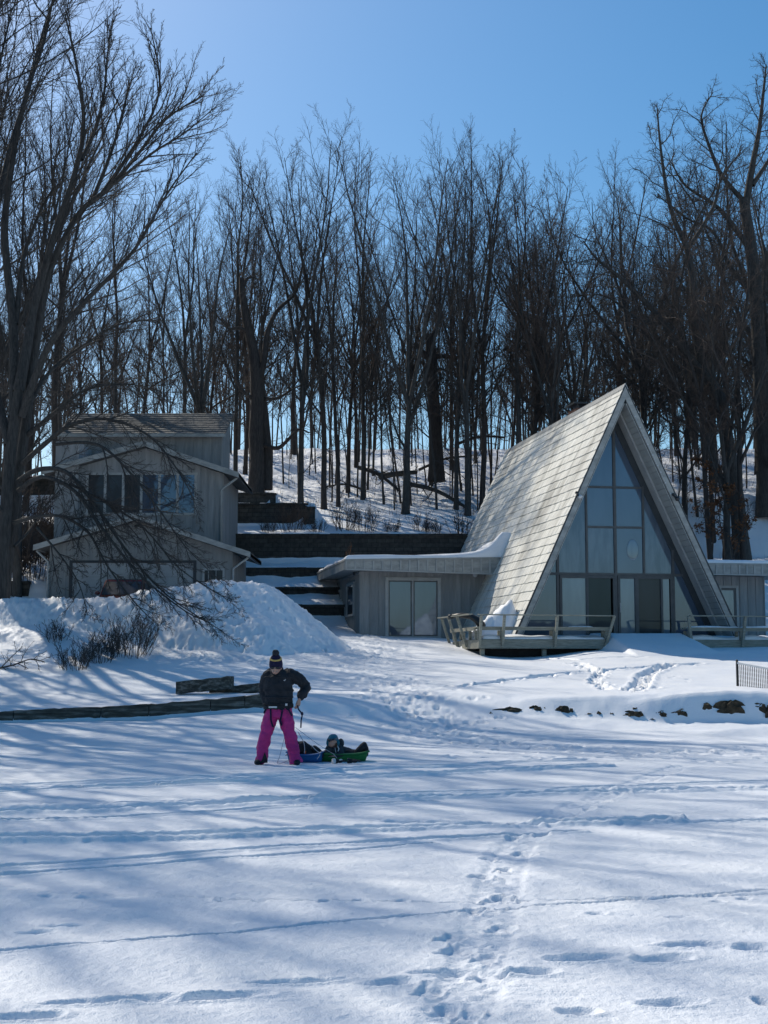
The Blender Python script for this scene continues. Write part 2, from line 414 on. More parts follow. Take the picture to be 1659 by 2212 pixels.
def base_z(x, y):
    x = np.asarray(x, float); y = np.asarray(y, float)
    zs = [np.interp(y, [p[0] for p in pr], [p[1] for p in pr]) for _, pr in STN]
    z = zs[0].copy()
    for k in range(1, len(STN)):
        t = sstep(STN[k - 1][0], STN[k][0], x)
        z = np.where(x > STN[k - 1][0], zs[k - 1] * (1 - t) + zs[k] * t, z)
    # two curved tiers beside the tall house
    c1 = (x > -9) & (x < -3.35) & (y > 68.6 + 0.18 * (x + 4.5) ** 2 * (x > -4.5)) & (y < 80)
    z = np.where(c1, np.maximum(z, 9.3), z)
    c2 = (x > -9) & (x < -5.4) & (y > 70.2 + 0.5 * (x + 6.2) ** 2 * (x > -6.2)) & (y < 84)
    z = np.where(c2, np.maximum(z, 10.0), z)
    # roof-slide cone against the left slope, ramp of snow between the decks
    u = (x - HOUSE[0]) * cU[0] + (y - HOUSE[1]) * cU[1]; r = (x - HOUSE[0]) * cR[0] + (y - HOUSE[1]) * cR[1]
    hu = u + 3.95; hr = r - 1.15
    heap = 3.92 - np.sqrt((np.where(hu < 0, 1.0, 3.5) * hu) ** 2 + (np.where(hr < 0, 2.4, .60) * hr) ** 2 + .01) + .16 * perlin(u * 1.9, r * 1.9, 61) + .16 * perlin(u * 4, r * 4, 62)
    z = np.maximum(z, np.where((r < 9) & (u < -3.3), heap, -9))
    ramp_ = 2.60 - np.clip(-r - 1.0, 0, 9) * 0.24 - 1.2 * np.clip(np.abs(u - 0.2) - 1.25 - 0.06 * np.clip(-r, 0, 6), 0, 9) - 3 * np.clip(r - 1.2, 0, 9)
    z = np.maximum(z, ramp_)
    z = np.maximum(z, pile_z(x, y))
    return z
def gz(x, y): return float(base_z(np.array([x]), np.array([y]))[0])

def make_ground():
    ys = [4.0]
    while ys[-1] < 10.5: ys.append(ys[-1] + max(.010, .00020 * ys[-1] ** 2))
    while ys[-1] < 24.5: ys.append(ys[-1] + .0225)
    while ys[-1] < 53: ys.append(ys[-1] + 0.085)
    while ys[-1] < 112: ys.append(ys[-1] + 0.24)
    st = .3
    while ys[-1] < 4000: st *= 1.18; ys.append(ys[-1] + st)
    back = [3.8]; st = .3
    while back[-1] > -420: st *= 1.2; back.append(back[-1] - st)
    ys = np.array(back[::-1] + ys)
    s = np.linspace(-.31, .31, 540); ext = [.32]; st = .006
    while ext[-1] < 30: st *= 1.28; ext.append(ext[-1] + st)
    s = np.concatenate([-np.array(ext[::-1]), s, np.array(ext)])
    w = np.clip(ys, 4, None) + 2.0
    Y = np.repeat(ys[:, None], len(s), 1); X = s[None, :] * w[:, None]
    Z = base_z(X, Y)
    near = (Y > 2) & (Y < 115)
    lakem = 1 - sstep(29, 33, Y)
    # wind-packed surface: long low ridges on the lake, softer swells ashore
    a = 0.07
    xr = X * math.cos(a) + Y * math.sin(a); yr = -X * math.sin(a) + Y * math.cos(a)
    Z += lakem * (0.020 * perlin(xr * .22, yr * .9, 1) + 0.009 * perlin(xr * .5, yr * 2.6, 2) + 0.005 * perlin(xr * 1.4, yr * 6, 3)
                  + 0.010 * np.clip(perlin(xr * .35, yr * 2.2, 9), 0, 1) ** 2)
    Z += 0.05 * perlin(X * .25, Y * .3, 4) * (1 - lakem) + (0.018 - .010 * lakem) * perlin(X * 1.1, Y * 1.1, 5) + 0.006 * perlin(X * 4, Y * 4, 6)
    gr = (Y > 3) & (Y < 16); Z[gr] += .0032 * perlin(X[gr] * 24, Y[gr] * 20, 80) + .0020 * perlin(X[gr] * 55, Y[gr] * 40, 81)
    Z += np.exp(-((Y - 64) / 3.5) ** 2) * (0.07 * perlin(X * .8, Y * .8, 82) + .04 * perlin(X * 2.2, Y * 2.2, 83))
    Z += near * 0.0045 * perlin(X * 11, Y * 11, 7)
    # hillside under the trees: litter and stumps make it lumpy
    fm = sstep(70, 80, Y) * near
    Z += fm * (0.22 * perlin(X * .5, Y * .5, 8) + 0.10 * np.abs(perlin(X * 1.6, Y * 1.6, 10)) + 0.06 * perlin(X * 3.5, Y * 3.5, 11))
    # broken chunks on the ploughed pile
    pm = np.clip((pile_z(X, Y) - (base_z(X, Y) - 0.05)) * 20, 0, 1)
    pm = np.maximum(pm, sstep(1.5, 0, np.abs(pile_z(X, Y) - Z + .6)) * 0.6)
    ch = 0.10 * perlin(X * .7, Y * .7, 63) + 0.05 * perlin(X * 9, Y * 9, 15)
    sel = pm > .01
    cx_, cy_ = X[sel], Y[sel]; wx, wy = cx_ + .10 * perlin(cx_ * 3, cy_ * 3, 70), cy_ + .10 * perlin(cx_ * 3, cy_ * 3, 71)
    ch[sel] += chunks(wx, wy, .60, .022, .10, 72) + chunks(wx, wy, .27, .018, .20, 73) + chunks(wx, wy, .12, .014, .28, 74)
    Z += pm * ch
    # trodden band from the wing corner down to the lake and along the shore
    path = [lake(790, 1392, 2.3)[:2], (0.2, 46.0), (-.6, 42), (-.2, 38), (.6, 34.5), (1.2, 31), (2.2, 28.0), (5, 26), (9, 25.4)]
    pd = np.full(X.shape, 99.0)
    for p, q in zip(path[:-1], path[1:]):
        d = np.array(q) - np.array(p); t = np.clip(((X - p[0]) * d[0] + (Y - p[1]) * d[1]) / (d @ d), 0, 1)
        pd = np.minimum(pd, np.hypot(X - p[0] - t * d[0], Y - p[1] - t * d[1]))
    tm = np.exp(-(pd / 1.1) ** 2)
    sel = tm > .05; Z[sel] += tm[sel] * chunks(X[sel], Y[sel], .14, .014, .22, 75)
    Z += tm * (0.05 * (np.abs(perlin(X * 2.2, Y * 2.2, 16)) - .2) + 0.025 * perlin(X * 5, Y * 5, 17) + 0.012 * perlin(X * 10, Y * 10, 18) - .03)
    # shore bank: overhanging lip ripples
    bm = np.exp(-((Y - 33.4) / .7) ** 2) * sstep(1.5, 4, X)
    Z += bm * (0.07 * perlin(X * .8, Y * 1.2, 19) + 0.03 * perlin(X * 2.2, Y * 2.2, 20))
    Z += 0.16 * np.exp(-((Y - 31.2 - .12 * perlin(X * .4, Y * 0, 21)) / .45) ** 2) * sstep(6, 8.5, X)

    def region(x0, x1, y0, y1):
        i0, i1 = np.searchsorted(ys, [y0, y1]); i1 = max(i1, i0 + 1)
        wm = w[i0:i1]
        j0 = np.searchsorted(s, min((x0 / wm).min(), (x0 / wm).max())); j1 = np.searchsorted(s, max((x1 / wm).min(), (x1 / wm).max()))
        return slice(i0, i1), slice(j0, max(j1, j0 + 1))
    def dent(x, y, a, b, ang, depth, rim=None, rough=0.3, sq=4, soft=False):
        m = max(a, b) * 1.7; sl = region(x - m, x + m, y - m, y + m)
        xx = X[sl] - x; yy = Y[sl] - y; c, sn = math.cos(ang), math.sin(ang)
        u = (xx * c + yy * sn) / a; v = (-xx * sn + yy * c) / b
        q = (np.abs(u) ** sq + np.abs(v) ** sq) ** (1 / sq)
        q = q + rough * .5 * perlin(X[sl] * 9, Y[sl] * 9, 22)
        if soft: Z[sl] += -depth * np.exp(-(q * 1.15) ** 2 * 1.6) + depth * .12 * np.exp(-((q - 1.35) / .25) ** 2); return
        Z[sl] += -depth * (1 - sstep(.72, 1.05, q)) + (depth * .35 if rim is None else rim) * np.exp(-((q - 1.18) / .16) ** 2)
    def rut(pts, wd, depth, rim=.4, rough=0.0):
        P_ = [np.array(p[:2]) for p in pts]
        sl = region(min(p[0] for p in P_) - 1, max(p[0] for p in P_) + 1, min(p[1] for p in P_) - 1, max(p[1] for p in P_) + 1)
        pd = np.full(X[sl].shape, 99.0)
        for p, q in zip(P_[:-1], P_[1:]):
            d = q - p; t = np.clip(((X[sl] - p[0]) * d[0] + (Y[sl] - p[1]) * d[1]) / (d @ d), 0, 1)
            pd = np.minimum(pd, np.hypot(X[sl] - p[0] - t * d[0], Y[sl] - p[1] - t * d[1]))
        pd = pd * (1 + .12 * perlin(X[sl] * .6, Y[sl] * .6, 23))
        vis = np.clip(1.0 + .6 * perlin(X[sl] * .35, Y[sl] * .35, 29), .65, 1.25)
        q = pd / wd
        Z[sl] += vis * (-1.3 * depth * (1 - sstep(.66, 1.0, q)) + depth * rim * np.exp(-((q - 1.3) / .3) ** 2))
        if rough: Z[sl] += rough * np.exp(-(q / 1.3) ** 2) * (.5 * perlin(X[sl] * 7, Y[sl] * 9, 24) + .8 * perlin(X[sl] * 13, Y[sl] * 18, 25))
    def LP(pts): return [lake(*p) for p in pts]
    rut(LP([(-60, 1700), (315, 1686), (450, 1680), (730, 1666), (1250, 1642)]), .09, .085)
    rut(LP([(-60, 1708), (225, 1703), (390, 1694), (590, 1684), (932, 1672), (1300, 1655)]), .13, .10, rough=.045)
    rut(LP([(-60, 1717), (675, 1686)]), .07, .06)
    rut(LP([(-60, 1752), (56, 1750), (590, 1727), (932, 1711), (1659, 1690), (1760, 1688)]), .08, .075)
    rut(LP([(-60, 1761), (225, 1751), (450, 1741), (675, 1728), (932, 1722), (1200, 1712), (1659, 1705), (1760, 1703)]), .17, .11, rough=.05)
    rut(LP([(-60, 1777), (281, 1768), (590, 1746), (932, 1731)]), .06, .06)
    rut(LP([(-60, 1815), (101, 1813), (185, 1814), (478, 1806), (646, 1800), (932, 1789), (1200, 1780), (1450, 1775)]), .14, .12, rough=.03)
    rut(LP([(850, 1775), (1150, 1780), (1400, 1778), (1700, 1770)]), .12, .03, rough=.03)
    rut(LP([(-60, 1880), (337, 1852), (618, 1829), (932, 1815), (1250, 1800)]), .07, .06)
    rut(LP([(-60, 1896), (393, 1863), (932, 1824)]), .06, .05)
    rut(LP([(-60, 2060), (0, 2056), (600, 2006), (1100, 1961), (1659, 1921), (1760, 1915)]), .035, .018)
    rut(LP([(0, 1925), (500, 1940), (1000, 1948), (1659, 1930)]), .03, .012)
    rut(LP([(985, 2230), (1010, 2140), (1045, 2050), (1070, 1950), (1090, 1880), (1120, 1825), (1160, 1785), (1250, 1740), (1400, 1682), (1470, 1655)]), .20, .010, rough=.016)
    def D(cx, cy): return (823 + .504 * cx, 1591 + .504 * cy)
    rs = random.Random(5)
    for cx, cy, wd in [(690, 430, 60), (560, 440, 40), (600, 500, 80), (640, 505, 60), (460, 530, 60), (520, 570, 60), (430, 605, 90), (530, 690, 110), (490, 690, 40), (400, 750, 90), (520, 830, 110), (300, 880, 70), (330, 925, 120), (440, 960, 50), (470, 1030, 140), (200, 1100, 60), (280, 1170, 100), (345, 1210, 50), (720, 350, 70), (800, 340, 60), (890, 310, 60), (960, 280, 60), (1050, 240, 60), (1150, 190, 70), (1260, 130, 60)]:
        x, y, _ = lake(*D(cx, cy)); sc = y / FPX * .504
        dent(x, y, max(.06, wd * sc * .5), .10 + .05 * rs.random(), -.5 + .3 * rs.random(), .017 + .012 * rs.random(), rough=.8, sq=6, rim=.009)
        for k in range(4):
            dent(x + rs.uniform(-.2, .2), y + rs.uniform(-.2, .2), .02, .025, rs.random() * 3, -.012 * rs.random(), 0, .8)
    for cx, cy, wd in [(1330, 903, 260), (870, 960, 280), (1210, 958, 210), (640, 1018, 210), (300, 1012, 280), (50, 1060, 200), (1600, 917, 140), (1240, 1142, 220), (850, 1182, 140), (1640, 1145, 60)]:
        x, y, _ = lake(*D(cx, cy)); sc = y / FPX * .504
        dent(x, y, wd * sc * .56, .075,   .22, .095, rough=.5, sq=2, soft=True)
    for px, py, wd in [(245, 2165, 230), (450, 2160, 210), (640, 2121, 160), (60, 2200, 110), (80, 2010, 60), (140, 1998, 90), (700, 1944, 30), (780, 1944, 30), (560, 1944, 26), (480, 1942, 26), (870, 1944, 26), (180, 1936, 24), (100, 1934, 24), (1460, 1985, 40), (1550, 1944, 30), (1610, 1940, 26), (1290, 1975, 40), (130, 1811, 60), (160, 1814, 50)]:
        x, y, _ = lake(px, py); sc = y / FPX
        dent(x, y, max(.05, wd * sc * .58), .045 + .012 * (wd > 100), .25, .05 + .055 * (wd > 100), rough=.6, sq=2, soft=True)
    # footprints: the trodden way, the lawn loop, the way round the pile
    def walk(pts, n, spread, size=.14, depth=.09):
        for k in range(n):
            t = rs.random() * (len(pts) - 1); i = int(t); f = t - i
            x = pts[i][0] * (1 - f) + pts[i + 1][0] * f + rs.gauss(0, spread); y = pts[i][1] * (1 - f) + pts[i + 1][1] * f + rs.gauss(0, spread)
            dent(x, y, size * rs.uniform(.7, 1.2), size * rs.uniform(.8, 1.5), rs.uniform(-.6, .6), depth * rs.uniform(.5, 1.2), rough=.5)
    def step(pts, gap, size=.13, depth=.10):
        for p, q in zip(pts[:-1], pts[1:]):
            d = np.hypot(q[0] - p[0], q[1] - p[1]); n = max(1, int(d / gap)); px, py = -(q[1] - p[1]) / d, (q[0] - p[0]) / d
            for k in range(n):
                f = k / n; sd = .11 if k % 2 else -.11
                dent(p[0] + (q[0] - p[0]) * f + px * sd + rs.gauss(0, .05), p[1] + (q[1] - p[1]) * f + py * sd + rs.gauss(0, .05), size, size * 1.3, rs.uniform(-.5, .5), depth, rough=.6)
    walk(path, 300, .8, .10, .055)
    walk([lake(640, 1470, 1.2)[:2], lake(700, 1420, 1.9)[:2], lake(790, 1392, 2.3)[:2]], 80, .6, .10, .06)
    walk([(1.5, 25), (3.5, 24), (6, 23.2)], 60, .6, .09, .03)
    def lawn(cx, cy):
        px, py = 987.5 + .4047 * cx, 1207 + .4047 * cy
        d = ray(px, py); y = 36.0
        ss = np.linspace(33.6, 48, 300); pts = d[None, :] * (ss / d[1])[:, None] + np.array([0, 0, CAMZ])
        dz = pts[:, 2] - base_z(pts[:, 0], pts[:, 1]); k = np.argmax(dz < 0) if (dz < 0).any() else np.argmin(np.abs(dz))
        return pts[k, :2]
    l1 = [lawn(*p) for p in [(40, 690), (380, 640), (600, 605), (850, 590), (1100, 572), (1290, 556)]]
    rut(l1, .18, .07, rough=.04); step(l1, .5)
    l2 = [lawn(*p) for p in [(1120, 570), (1010, 615), (970, 690)]]; rut(l2, .25, .08, rough=.06); step(l2, .35)
    l3 = [lawn(*p) for p in [(640, 560), (770, 600), (730, 650), (800, 690), (960, 700), (1060, 690)]]; rut(l3, .15, .06, rough=.05); step(l3, .4)
    l4 = [lawn(*p) for p in [(430, 530), (640, 545), (1000, 530)]]; rut(l4, .12, .05, rough=.04)
    step([lawn(1120, 620), lawn(1250, 650), lawn(1400, 665)], .45, .07, .05)
    return put('ground', grid_mesh('ground', X, Y, Z, M['snow'])), X, Y, Z
ground, GX, GY, GZ = make_ground()
tag(ground, kind='structure')
_gy = GY[:, 0]
def gnd(x, y):
    """height of the finished snow at x, y"""
    i = int(np.clip(np.searchsorted(_gy, y) - 1, 0, len(_gy) - 2)); out = []
    for k in (i, i + 1): out.append(np.interp(x, GX[k], GZ[k]))
    t = (y - _gy[i]) / (_gy[i + 1] - _gy[i]); return float(out[0] * (1 - t) + out[1] * t)
def sight(px, py, y0=10., y1=110.):
    """the point of the snow that a surveyed sight line meets"""
    d = ray(px, py); ss = np.arange(y0, y1, .1)
    pts = d[None, :] * (ss / d[1])[:, None] + np.array([0, 0, CAMZ])
    dz = pts[:, 2] - base_z(pts[:, 0], pts[:, 1]); k = np.argmax(dz < 0) if (dz < 0).any() else len(ss) - 1
    return pts[k]

# far shore behind the viewer (it shows in the windows): low wooded bank
xs = np.linspace(-900, 900, 260); prof = np.linspace(0, 1, 14)
FX, FT = np.meshgrid(xs, prof); FY = -400 - FT * 120
FZ = np.sin(np.clip(FT * 1.7, 0, 1) * np.pi / 2) ** .5 * (15 + 7 * perlin(FX * .012, FX * 0, 31) + 4 * perlin(FX * .05, FX * 0 + 3, 32) + 2.5 * perlin(FX * .15, FT * 4, 33)) * (FT < .97) - .5
far = put('far_shore', grid_mesh('far_shore', FX[:, ::-1], FY[:, ::-1], FZ[:, ::-1], mat('far_wood', (0.035, 0.03, 0.026), (0.07, 0.058, 0.05), 0.08, rough=.95)))
tag(far, kind='structure')


# ------------------------------------------------------------------ A-frame house
ZB = 2.2
_U3 = np.array([cU[0], cU[1], 0]); _R3 = np.array([cR[0], cR[1], 0]); _O3 = np.array([HOUSE[0], HOUSE[1], 0])
_C3 = np.array([0, 0, CAMZ])
def onplane(px, py, r):          # survey point on a plane parallel to the house front -> (u, z)
    d = ray(px, py); s_ = (r - (_C3 - _O3) @ _R3) / (d @ _R3); q = _C3 + d * s_ - _O3
    return float(q @ _U3), float(q[2])
def onside(px, py, u):           # survey point on a plane parallel to the ridge -> (r, z)
    d = ray(px, py); s_ = (u - (_C3 - _O3) @ _U3) / (d @ _U3); q = _C3 + d * s_ - _O3
    return float(q @ _R3), float(q[2])
house = thing('a_frame_house', 'steep A-frame house with pale shake roof, tall glass front and two flat side wings', 'house', (HOUSE[0], HOUSE[1], ZB), HTH)
AZ, AK, AL = 11.44, 0.4646, 16.24
def slope_u(z, off=0.0): return AK * (AZ - z) - off
# -- roof slopes: laid courses of shakes
def roof_slope(sd):
    vs, fs, uvs = [], [], []
    n = 29; z0 = 1.75; dz = (AZ - z0) / n; rs = random.Random(3 + sd)
    sl = math.hypot(1, AK); nx, nz = 1 / sl, AK / sl     # outward normal (u, z)
    for k in range(n):
        zb, zt = z0 + k * dz - .02, z0 + (k + 1) * dz + .05
        zt = min(zt, AZ)
        r = -.04
        while r < AL + .04:
            wdt = min(rs.uniform(.16, .34), AL + .04 - r) if r < AL - .1 else AL + .04 - r + 1e-3
            jz = rs.uniform(-.012, .012); th = .034 + rs.uniform(-.006, .010); r1 = r + wdt - .004
            def pt(z, rr, h): u = AK * (AZ - z) + h * nx; return (sd * u, rr, z + h * nz)
            i = len(vs)
            vs += [pt(zb + jz, r, -.01), pt(zb + jz, r1, -.01), pt(zb + jz, r, th), pt(zb + jz, r1, th), pt(zt, r, .004), pt(zt, r1, .004)]
            f = [(i, i + 1, i + 3, i + 2), (i + 2, i + 3, i + 5, i + 4), (i, i + 2, i + 4), (i + 1, i + 5, i + 3)]
            if sd < 0: f = [q[::-1] for q in f]
            fs += f
            uvs += [(r, zb), (r1, zb), (r, zb), (r1, zb), (r, zt), (r1, zt)]
            r += wdt
            if wdt < 1e-3: break
    me = bpy.data.meshes.new('roof_slope'); me.from_pydata(vs, [], fs)
    uv = me.uv_layers.new(name='UVMap')
    li = np.zeros(len(me.loops), dtype=np.int32); me.loops.foreach_get('vertex_index', li)
    uv.data.foreach_set('uv', np.array(uvs, dtype=np.float32)[li].ravel())
    me.materials.append(M['shake']); me.update()
    o = put('roof_slope', me, house)
    # core deck of the slope
    mb = MB(); zlo = 1.7
    P = [(sd * slope_u(zlo, .012), 0, zlo), (sd * slope_u(AZ - .012 / AK), 0, AZ - .03), (0, 0, AZ - .26 / AK), (sd * slope_u(zlo, .25), 0, zlo)]
    P[1] = (0, 0, AZ - .03)
    mb.prism(P, (0, AL, 0)); mb.build('roof_core', M['dark_trim'], o)
    return o
for sd in (-1, 1): roof_slope(sd)
mb = MB(); rs = random.Random(8); r = -.05
while r < AL:
    for sd in (-1, 1):
        a, b = (0, r, AZ + .075), (0, r + .30, AZ + .045)
        c, d = (sd * .11, r + .30, AZ - .17), (sd * .11, r, AZ - .14)
        mb.add([a, b, c, d, (0, r, AZ + .03), (sd * .085, r, AZ - .19)], [(0, 1, 2, 3), (0, 3, 5, 4)])
    r += .24
o = mb.build('ridge_cap', M['trim'], house)
# -- barge boards, soffits, glass front
sl = math.hypot(1, AK)
for sd in (-1, 1):
    zl = 1.9
    def q(off, z, r): return (sd * slope_u(z, off), r, z)
    MB().prism([q(.03, zl, -.05), (0, -.05, AZ - .03 / AK), (0, -.05, AZ - .23 / AK), q(.23, zl, -.05)], (0, .055, 0)).build('barge_board', M['fascia'], house)
    MB().prism([q(-.035, zl, -.055), (0, -.055, AZ + .03), (0, -.055, AZ - .03 / AK), q(.03, zl, -.055)], (0, .05, 0)).build('drip_edge', M['dark_trim'], house)
    mb = MB(); n = 44
    for k in range(n):
        za = zl + (AZ - .30 / AK - zl) * k / n; zb_ = zl + (AZ - .30 / AK - zl) * (k + 1) / n - .012
        mb.hexa([q(.258, za, .0), q(.288, za, .0), q(.288, za, 1.28), q(.258, za, 1.28), q(.258, zb_, .0), q(.288, zb_, .0), q(.288, zb_, 1.28), q(.258, zb_, 1.28)])
    mb.build('soffit', M['soffit'], house)
    mb = MB(); ztop = AZ - .36 / AK
    mb.hexa([q(.29, zl, .78), q(.36, zl, .78), q(.36, zl, 1.27), q(.29, zl, 1.27), (0.002 * sd, .78, AZ - .29 / AK), (0.002 * sd, .78, ztop), (0.002 * sd, 1.27, ztop), (0.002 * sd, 1.27, AZ - .29 / AK)])
    mb.build('soffit_trim', M['trim'], house)
    MB().prism([q(.26, zl, 1.285), (0, 1.285, AZ - .26 / AK), (0, 1.285, AZ - .60 / AK), q(.60, zl, 1.285)], (0, .10, 0)).build('raked_frame', M['dark_trim'], house)
GR = 1.31; zg = lambda u: AZ - (abs(u) + .60) / AK; gu = lambda z: AK * (AZ - z) - .60
mb = MB()
def mull(u, z0, z1, w=.075): mb.box((u - w / 2, GR - .03, z0), (u + w / 2, GR + .06, z1))
def trans(z, u0, u1, h=.075): mb.box((u0, GR - .027, z - h / 2), (u1, GR + .058, z + h / 2))
mull(0, 2.2, zg(0) + .1, .10)
for sd in (-1, 1):
    mull(sd * 1.08, 4.75, zg(1.08) + .15); mull(sd * 2.18, 2.2, zg(2.18) + .2, .10)
trans(4.75, -gu(4.75) - .05, gu(4.75) + .05, .09); trans(7.92, -gu(7.92) - .05, gu(7.92) + .05); trans(6.46, -1.08, 1.08)
trans(2.3, -3.8, 3.8, .2)
mb.build('window_wall_frame', M['bronze'], house)
def pane(poly, m='glass', r=GR + .02, parent=house, name='window_pane'):
    return MB().prism([(u, r, z) for u, z in poly], (0, .015, 0)).build(name, M[m], parent)
for sd in (-1, 1):
    pane([(0, 7.92), (sd * gu(7.92), 7.92), (0, zg(0))])
    pane([(0, 6.46), (sd * 1.08, 6.46), (sd * 1.08, zg(1.08) if zg(1.08) < 7.92 else 7.92), (sd * min(gu(7.92), 1.08), 7.92), (0, 7.92)])
    pane([(0, 4.75), (sd * 1.08, 4.75), (sd * 1.08, 6.46), (0, 6.46)], 'glass_soft' if sd < 0 else 'glass')
    pane([(sd * 1.08, 4.75), (sd * 2.18, 4.75), (sd * 2.18, zg(2.18)), (sd * 1.08, zg(1.08))], 'glass_soft')
    pane([(sd * 2.18, 4.75), (sd * gu(4.75), 4.75), (sd * 2.18, zg(2.18))])
    pane([(sd * 2.18, 2.3), (sd * gu(2.3), 2.3), (sd * gu(4.75), 4.75), (sd * 2.18, 4.75)], 'glass' if sd > 0 else 'glass')
# sliding doors
for u0, u1, lay in ((-2.12, -.06, [(-2.02, -1.14, 'glass_curtain'), (-1.05, -.20, 'glass_screen')]), (.06, 2.12, [(.16, .70, 'glass_curtain'), (.84, 1.68, 'glass_dark'), (1.76, 2.02, 'glass_curtain')])):
    d = MB()
    for a, b in ((u0, u0 + .07), (u1 - .07, u1)): d.box((a, GR - .06, 2.35), (b, GR + .03, 4.70))
    d.box((u0 + .07, GR - .058, 4.60), (u1 - .07, GR + .028, 4.70)); d.box((u0 + .07, GR - .058, 2.35), (u1 - .07, GR + .028, 2.50))
    for (a, b, _m), (a2, b2, _m2) in zip(lay[:-1], lay[1:]): d.box((b, GR - .056, 2.50), (a2, GR + .026, 4.60))
    do = d.build('sliding_door', M['bronze'], house)
    for a, b, m in lay: pane([(a, 2.5), (b, 2.5), (b, 4.6), (a, 4.6)], m, GR + .0, do, 'door_pane')
    if u0 > 0:
        h = MB(); h.box((.115, GR - .10, 3.42), (.15, GR - .06, 3.68)); h.box((.11, GR - .075, 3.38), (.155, GR - .06, 3.72)); h.build('door_handle', M['trim'], do)
# thin pale oval disc set in one pane
mb = MB(); mb.ball((.66, GR + .012, 5.65), (.22, .006, .38), 20, 10); mb.build('pane_oval', M['glass_curtain'], house)
# back gable
MB().prism([(-slope_u(2, .26), AL - .9, 2), (0, AL - .9, AZ - .26 / AK), (slope_u(2, .26), AL - .9, 2)], (0, .1, 0)).build('rear_wall', M['siding'], house)
# floodlights on the barge boards
for px, py in ((1246, 1068), (1455, 1072)):
    u, z = onplane(px, py, -.1); sg = 1 if u > 0 else -1
    fl = MB(); fl.ball((u, -.09, z + .06), (.06, .05, .06), 10, 8); fl.tube([(u, -.07, z + .05), (u, -.16, z), (u, -.22, z - .04)], [.03, .035, .035], 8)
    fo = fl.build('floodlight', M['black_metal'], house)
    lb = MB(); lb.tube([(u + .06, -.14, z - .02), (u + .09, -.20, z - .09), (u + .11, -.24, z - .13)], [.035, .075, .08], 12); lb.build('lamp_head', M['white_metal'] if sg < 0 else M['black_metal'], fo)
# chimney behind the ridge
rc = 6.6
ch = MB(); ch.box((.12, rc - .55, 9.5), (.95, rc + .45, 11.70)); co = ch.build('chimney', M['brick'], house)
ch = MB()
for a in (.2, .8):
    for b in (rc - .45, rc + .3): ch.box((a, b, 11.70), (a + .07, b + .07, 11.86))
ch.box((.02, rc - .65, 11.86), (1.05, rc + .55, 11.93)); ch.build('chimney_cap', M['black_metal'], co)
# small string lights along the right barge board
mb = MB()
for k in range(9):
    z = 10.3 - k * .33 - (k % 3) * .05; mb.ball((slope_u(z, .20), -.075, z), .028, 8, 6)
mb.tube([(slope_u(10.3, .20), -.065, 10.3), (slope_u(7.5, .20), -.065, 7.5)], .006, 6)
mb.build('string_lights', M['white_metal'], house)

# -- flat-roofed wings
WR, FR_, WB = 8.65, 7.45, 17.4
def battens(mb, u0, u1, r, z0, z1, gap, w=.045, d=.028, sg=-1, skip=None):
    n = max(1, round((u1 - u0) / gap))
    for k in range(n + 1):
        u = u0 + (u1 - u0) * k / n
        if skip and skip[0] < u < skip[1]:
            mb.box((u - w / 2, r + sg * d, skip[3]), (u + w / 2, r, z1)) if skip[3] < z1 else None
            continue
        mb.box((u - w / 2, r + sg * d, z0), (u + w / 2, r, z1))
def snow_slab(name, us, rs_, zf, thf, parent=None, edge=.25, seed=0, kind=None):
    U_, R_ = np.meshgrid(us, rs_)
    eu = np.minimum(U_ - us[0], us[-1] - U_); er = np.minimum(R_ - rs_[0], rs_[-1] - R_); e = np.clip(np.minimum(eu, er) / edge, 0, 1)
    prof = np.sqrt(1 - (1 - e) ** 2)
    th = thf(U_, R_) * (.25 + .75 * prof) + .02 * perlin(U_ * 1.3 + seed, R_ * 1.3, 40) * e
    Zt = zf(U_, R_) + np.clip(th, .012, None); Zb = zf(U_, R_) + .004
    # top sheet with its rim folded down to the bottom
    X = np.pad(U_, 1, mode='edge'); Y_ = np.pad(R_, 1, mode='edge'); Zp = np.pad(Zt, 1, mode='edge')
    Zp[0, :] = np.pad(Zb, 1, mode='edge')[0, :]; Zp[-1, :] = np.pad(Zb, 1, mode='edge')[-1, :]; Zp[:, 0] = np.pad(Zb, 1, mode='edge')[:, 0]; Zp[:, -1] = np.pad(Zb, 1, mode='edge')[:, -1]
    o = put(name, grid_mesh(name, X, Y_, Zp, M['snow']), parent)
    return o
uL, zfl = onplane(746, 1209, FR_); zflb = onplane(746, 1230, FR_)[1]
uWl = onplane(777, 1300, WR)[0]
uFr = -2.72
zfr = zfl + .16; zfrb = zflb - .13
wing = box_obj('wing_wall', (uWl, WR, 1.9), (-2.0, WB - 1.2, zflb + .02), 'siding', house)
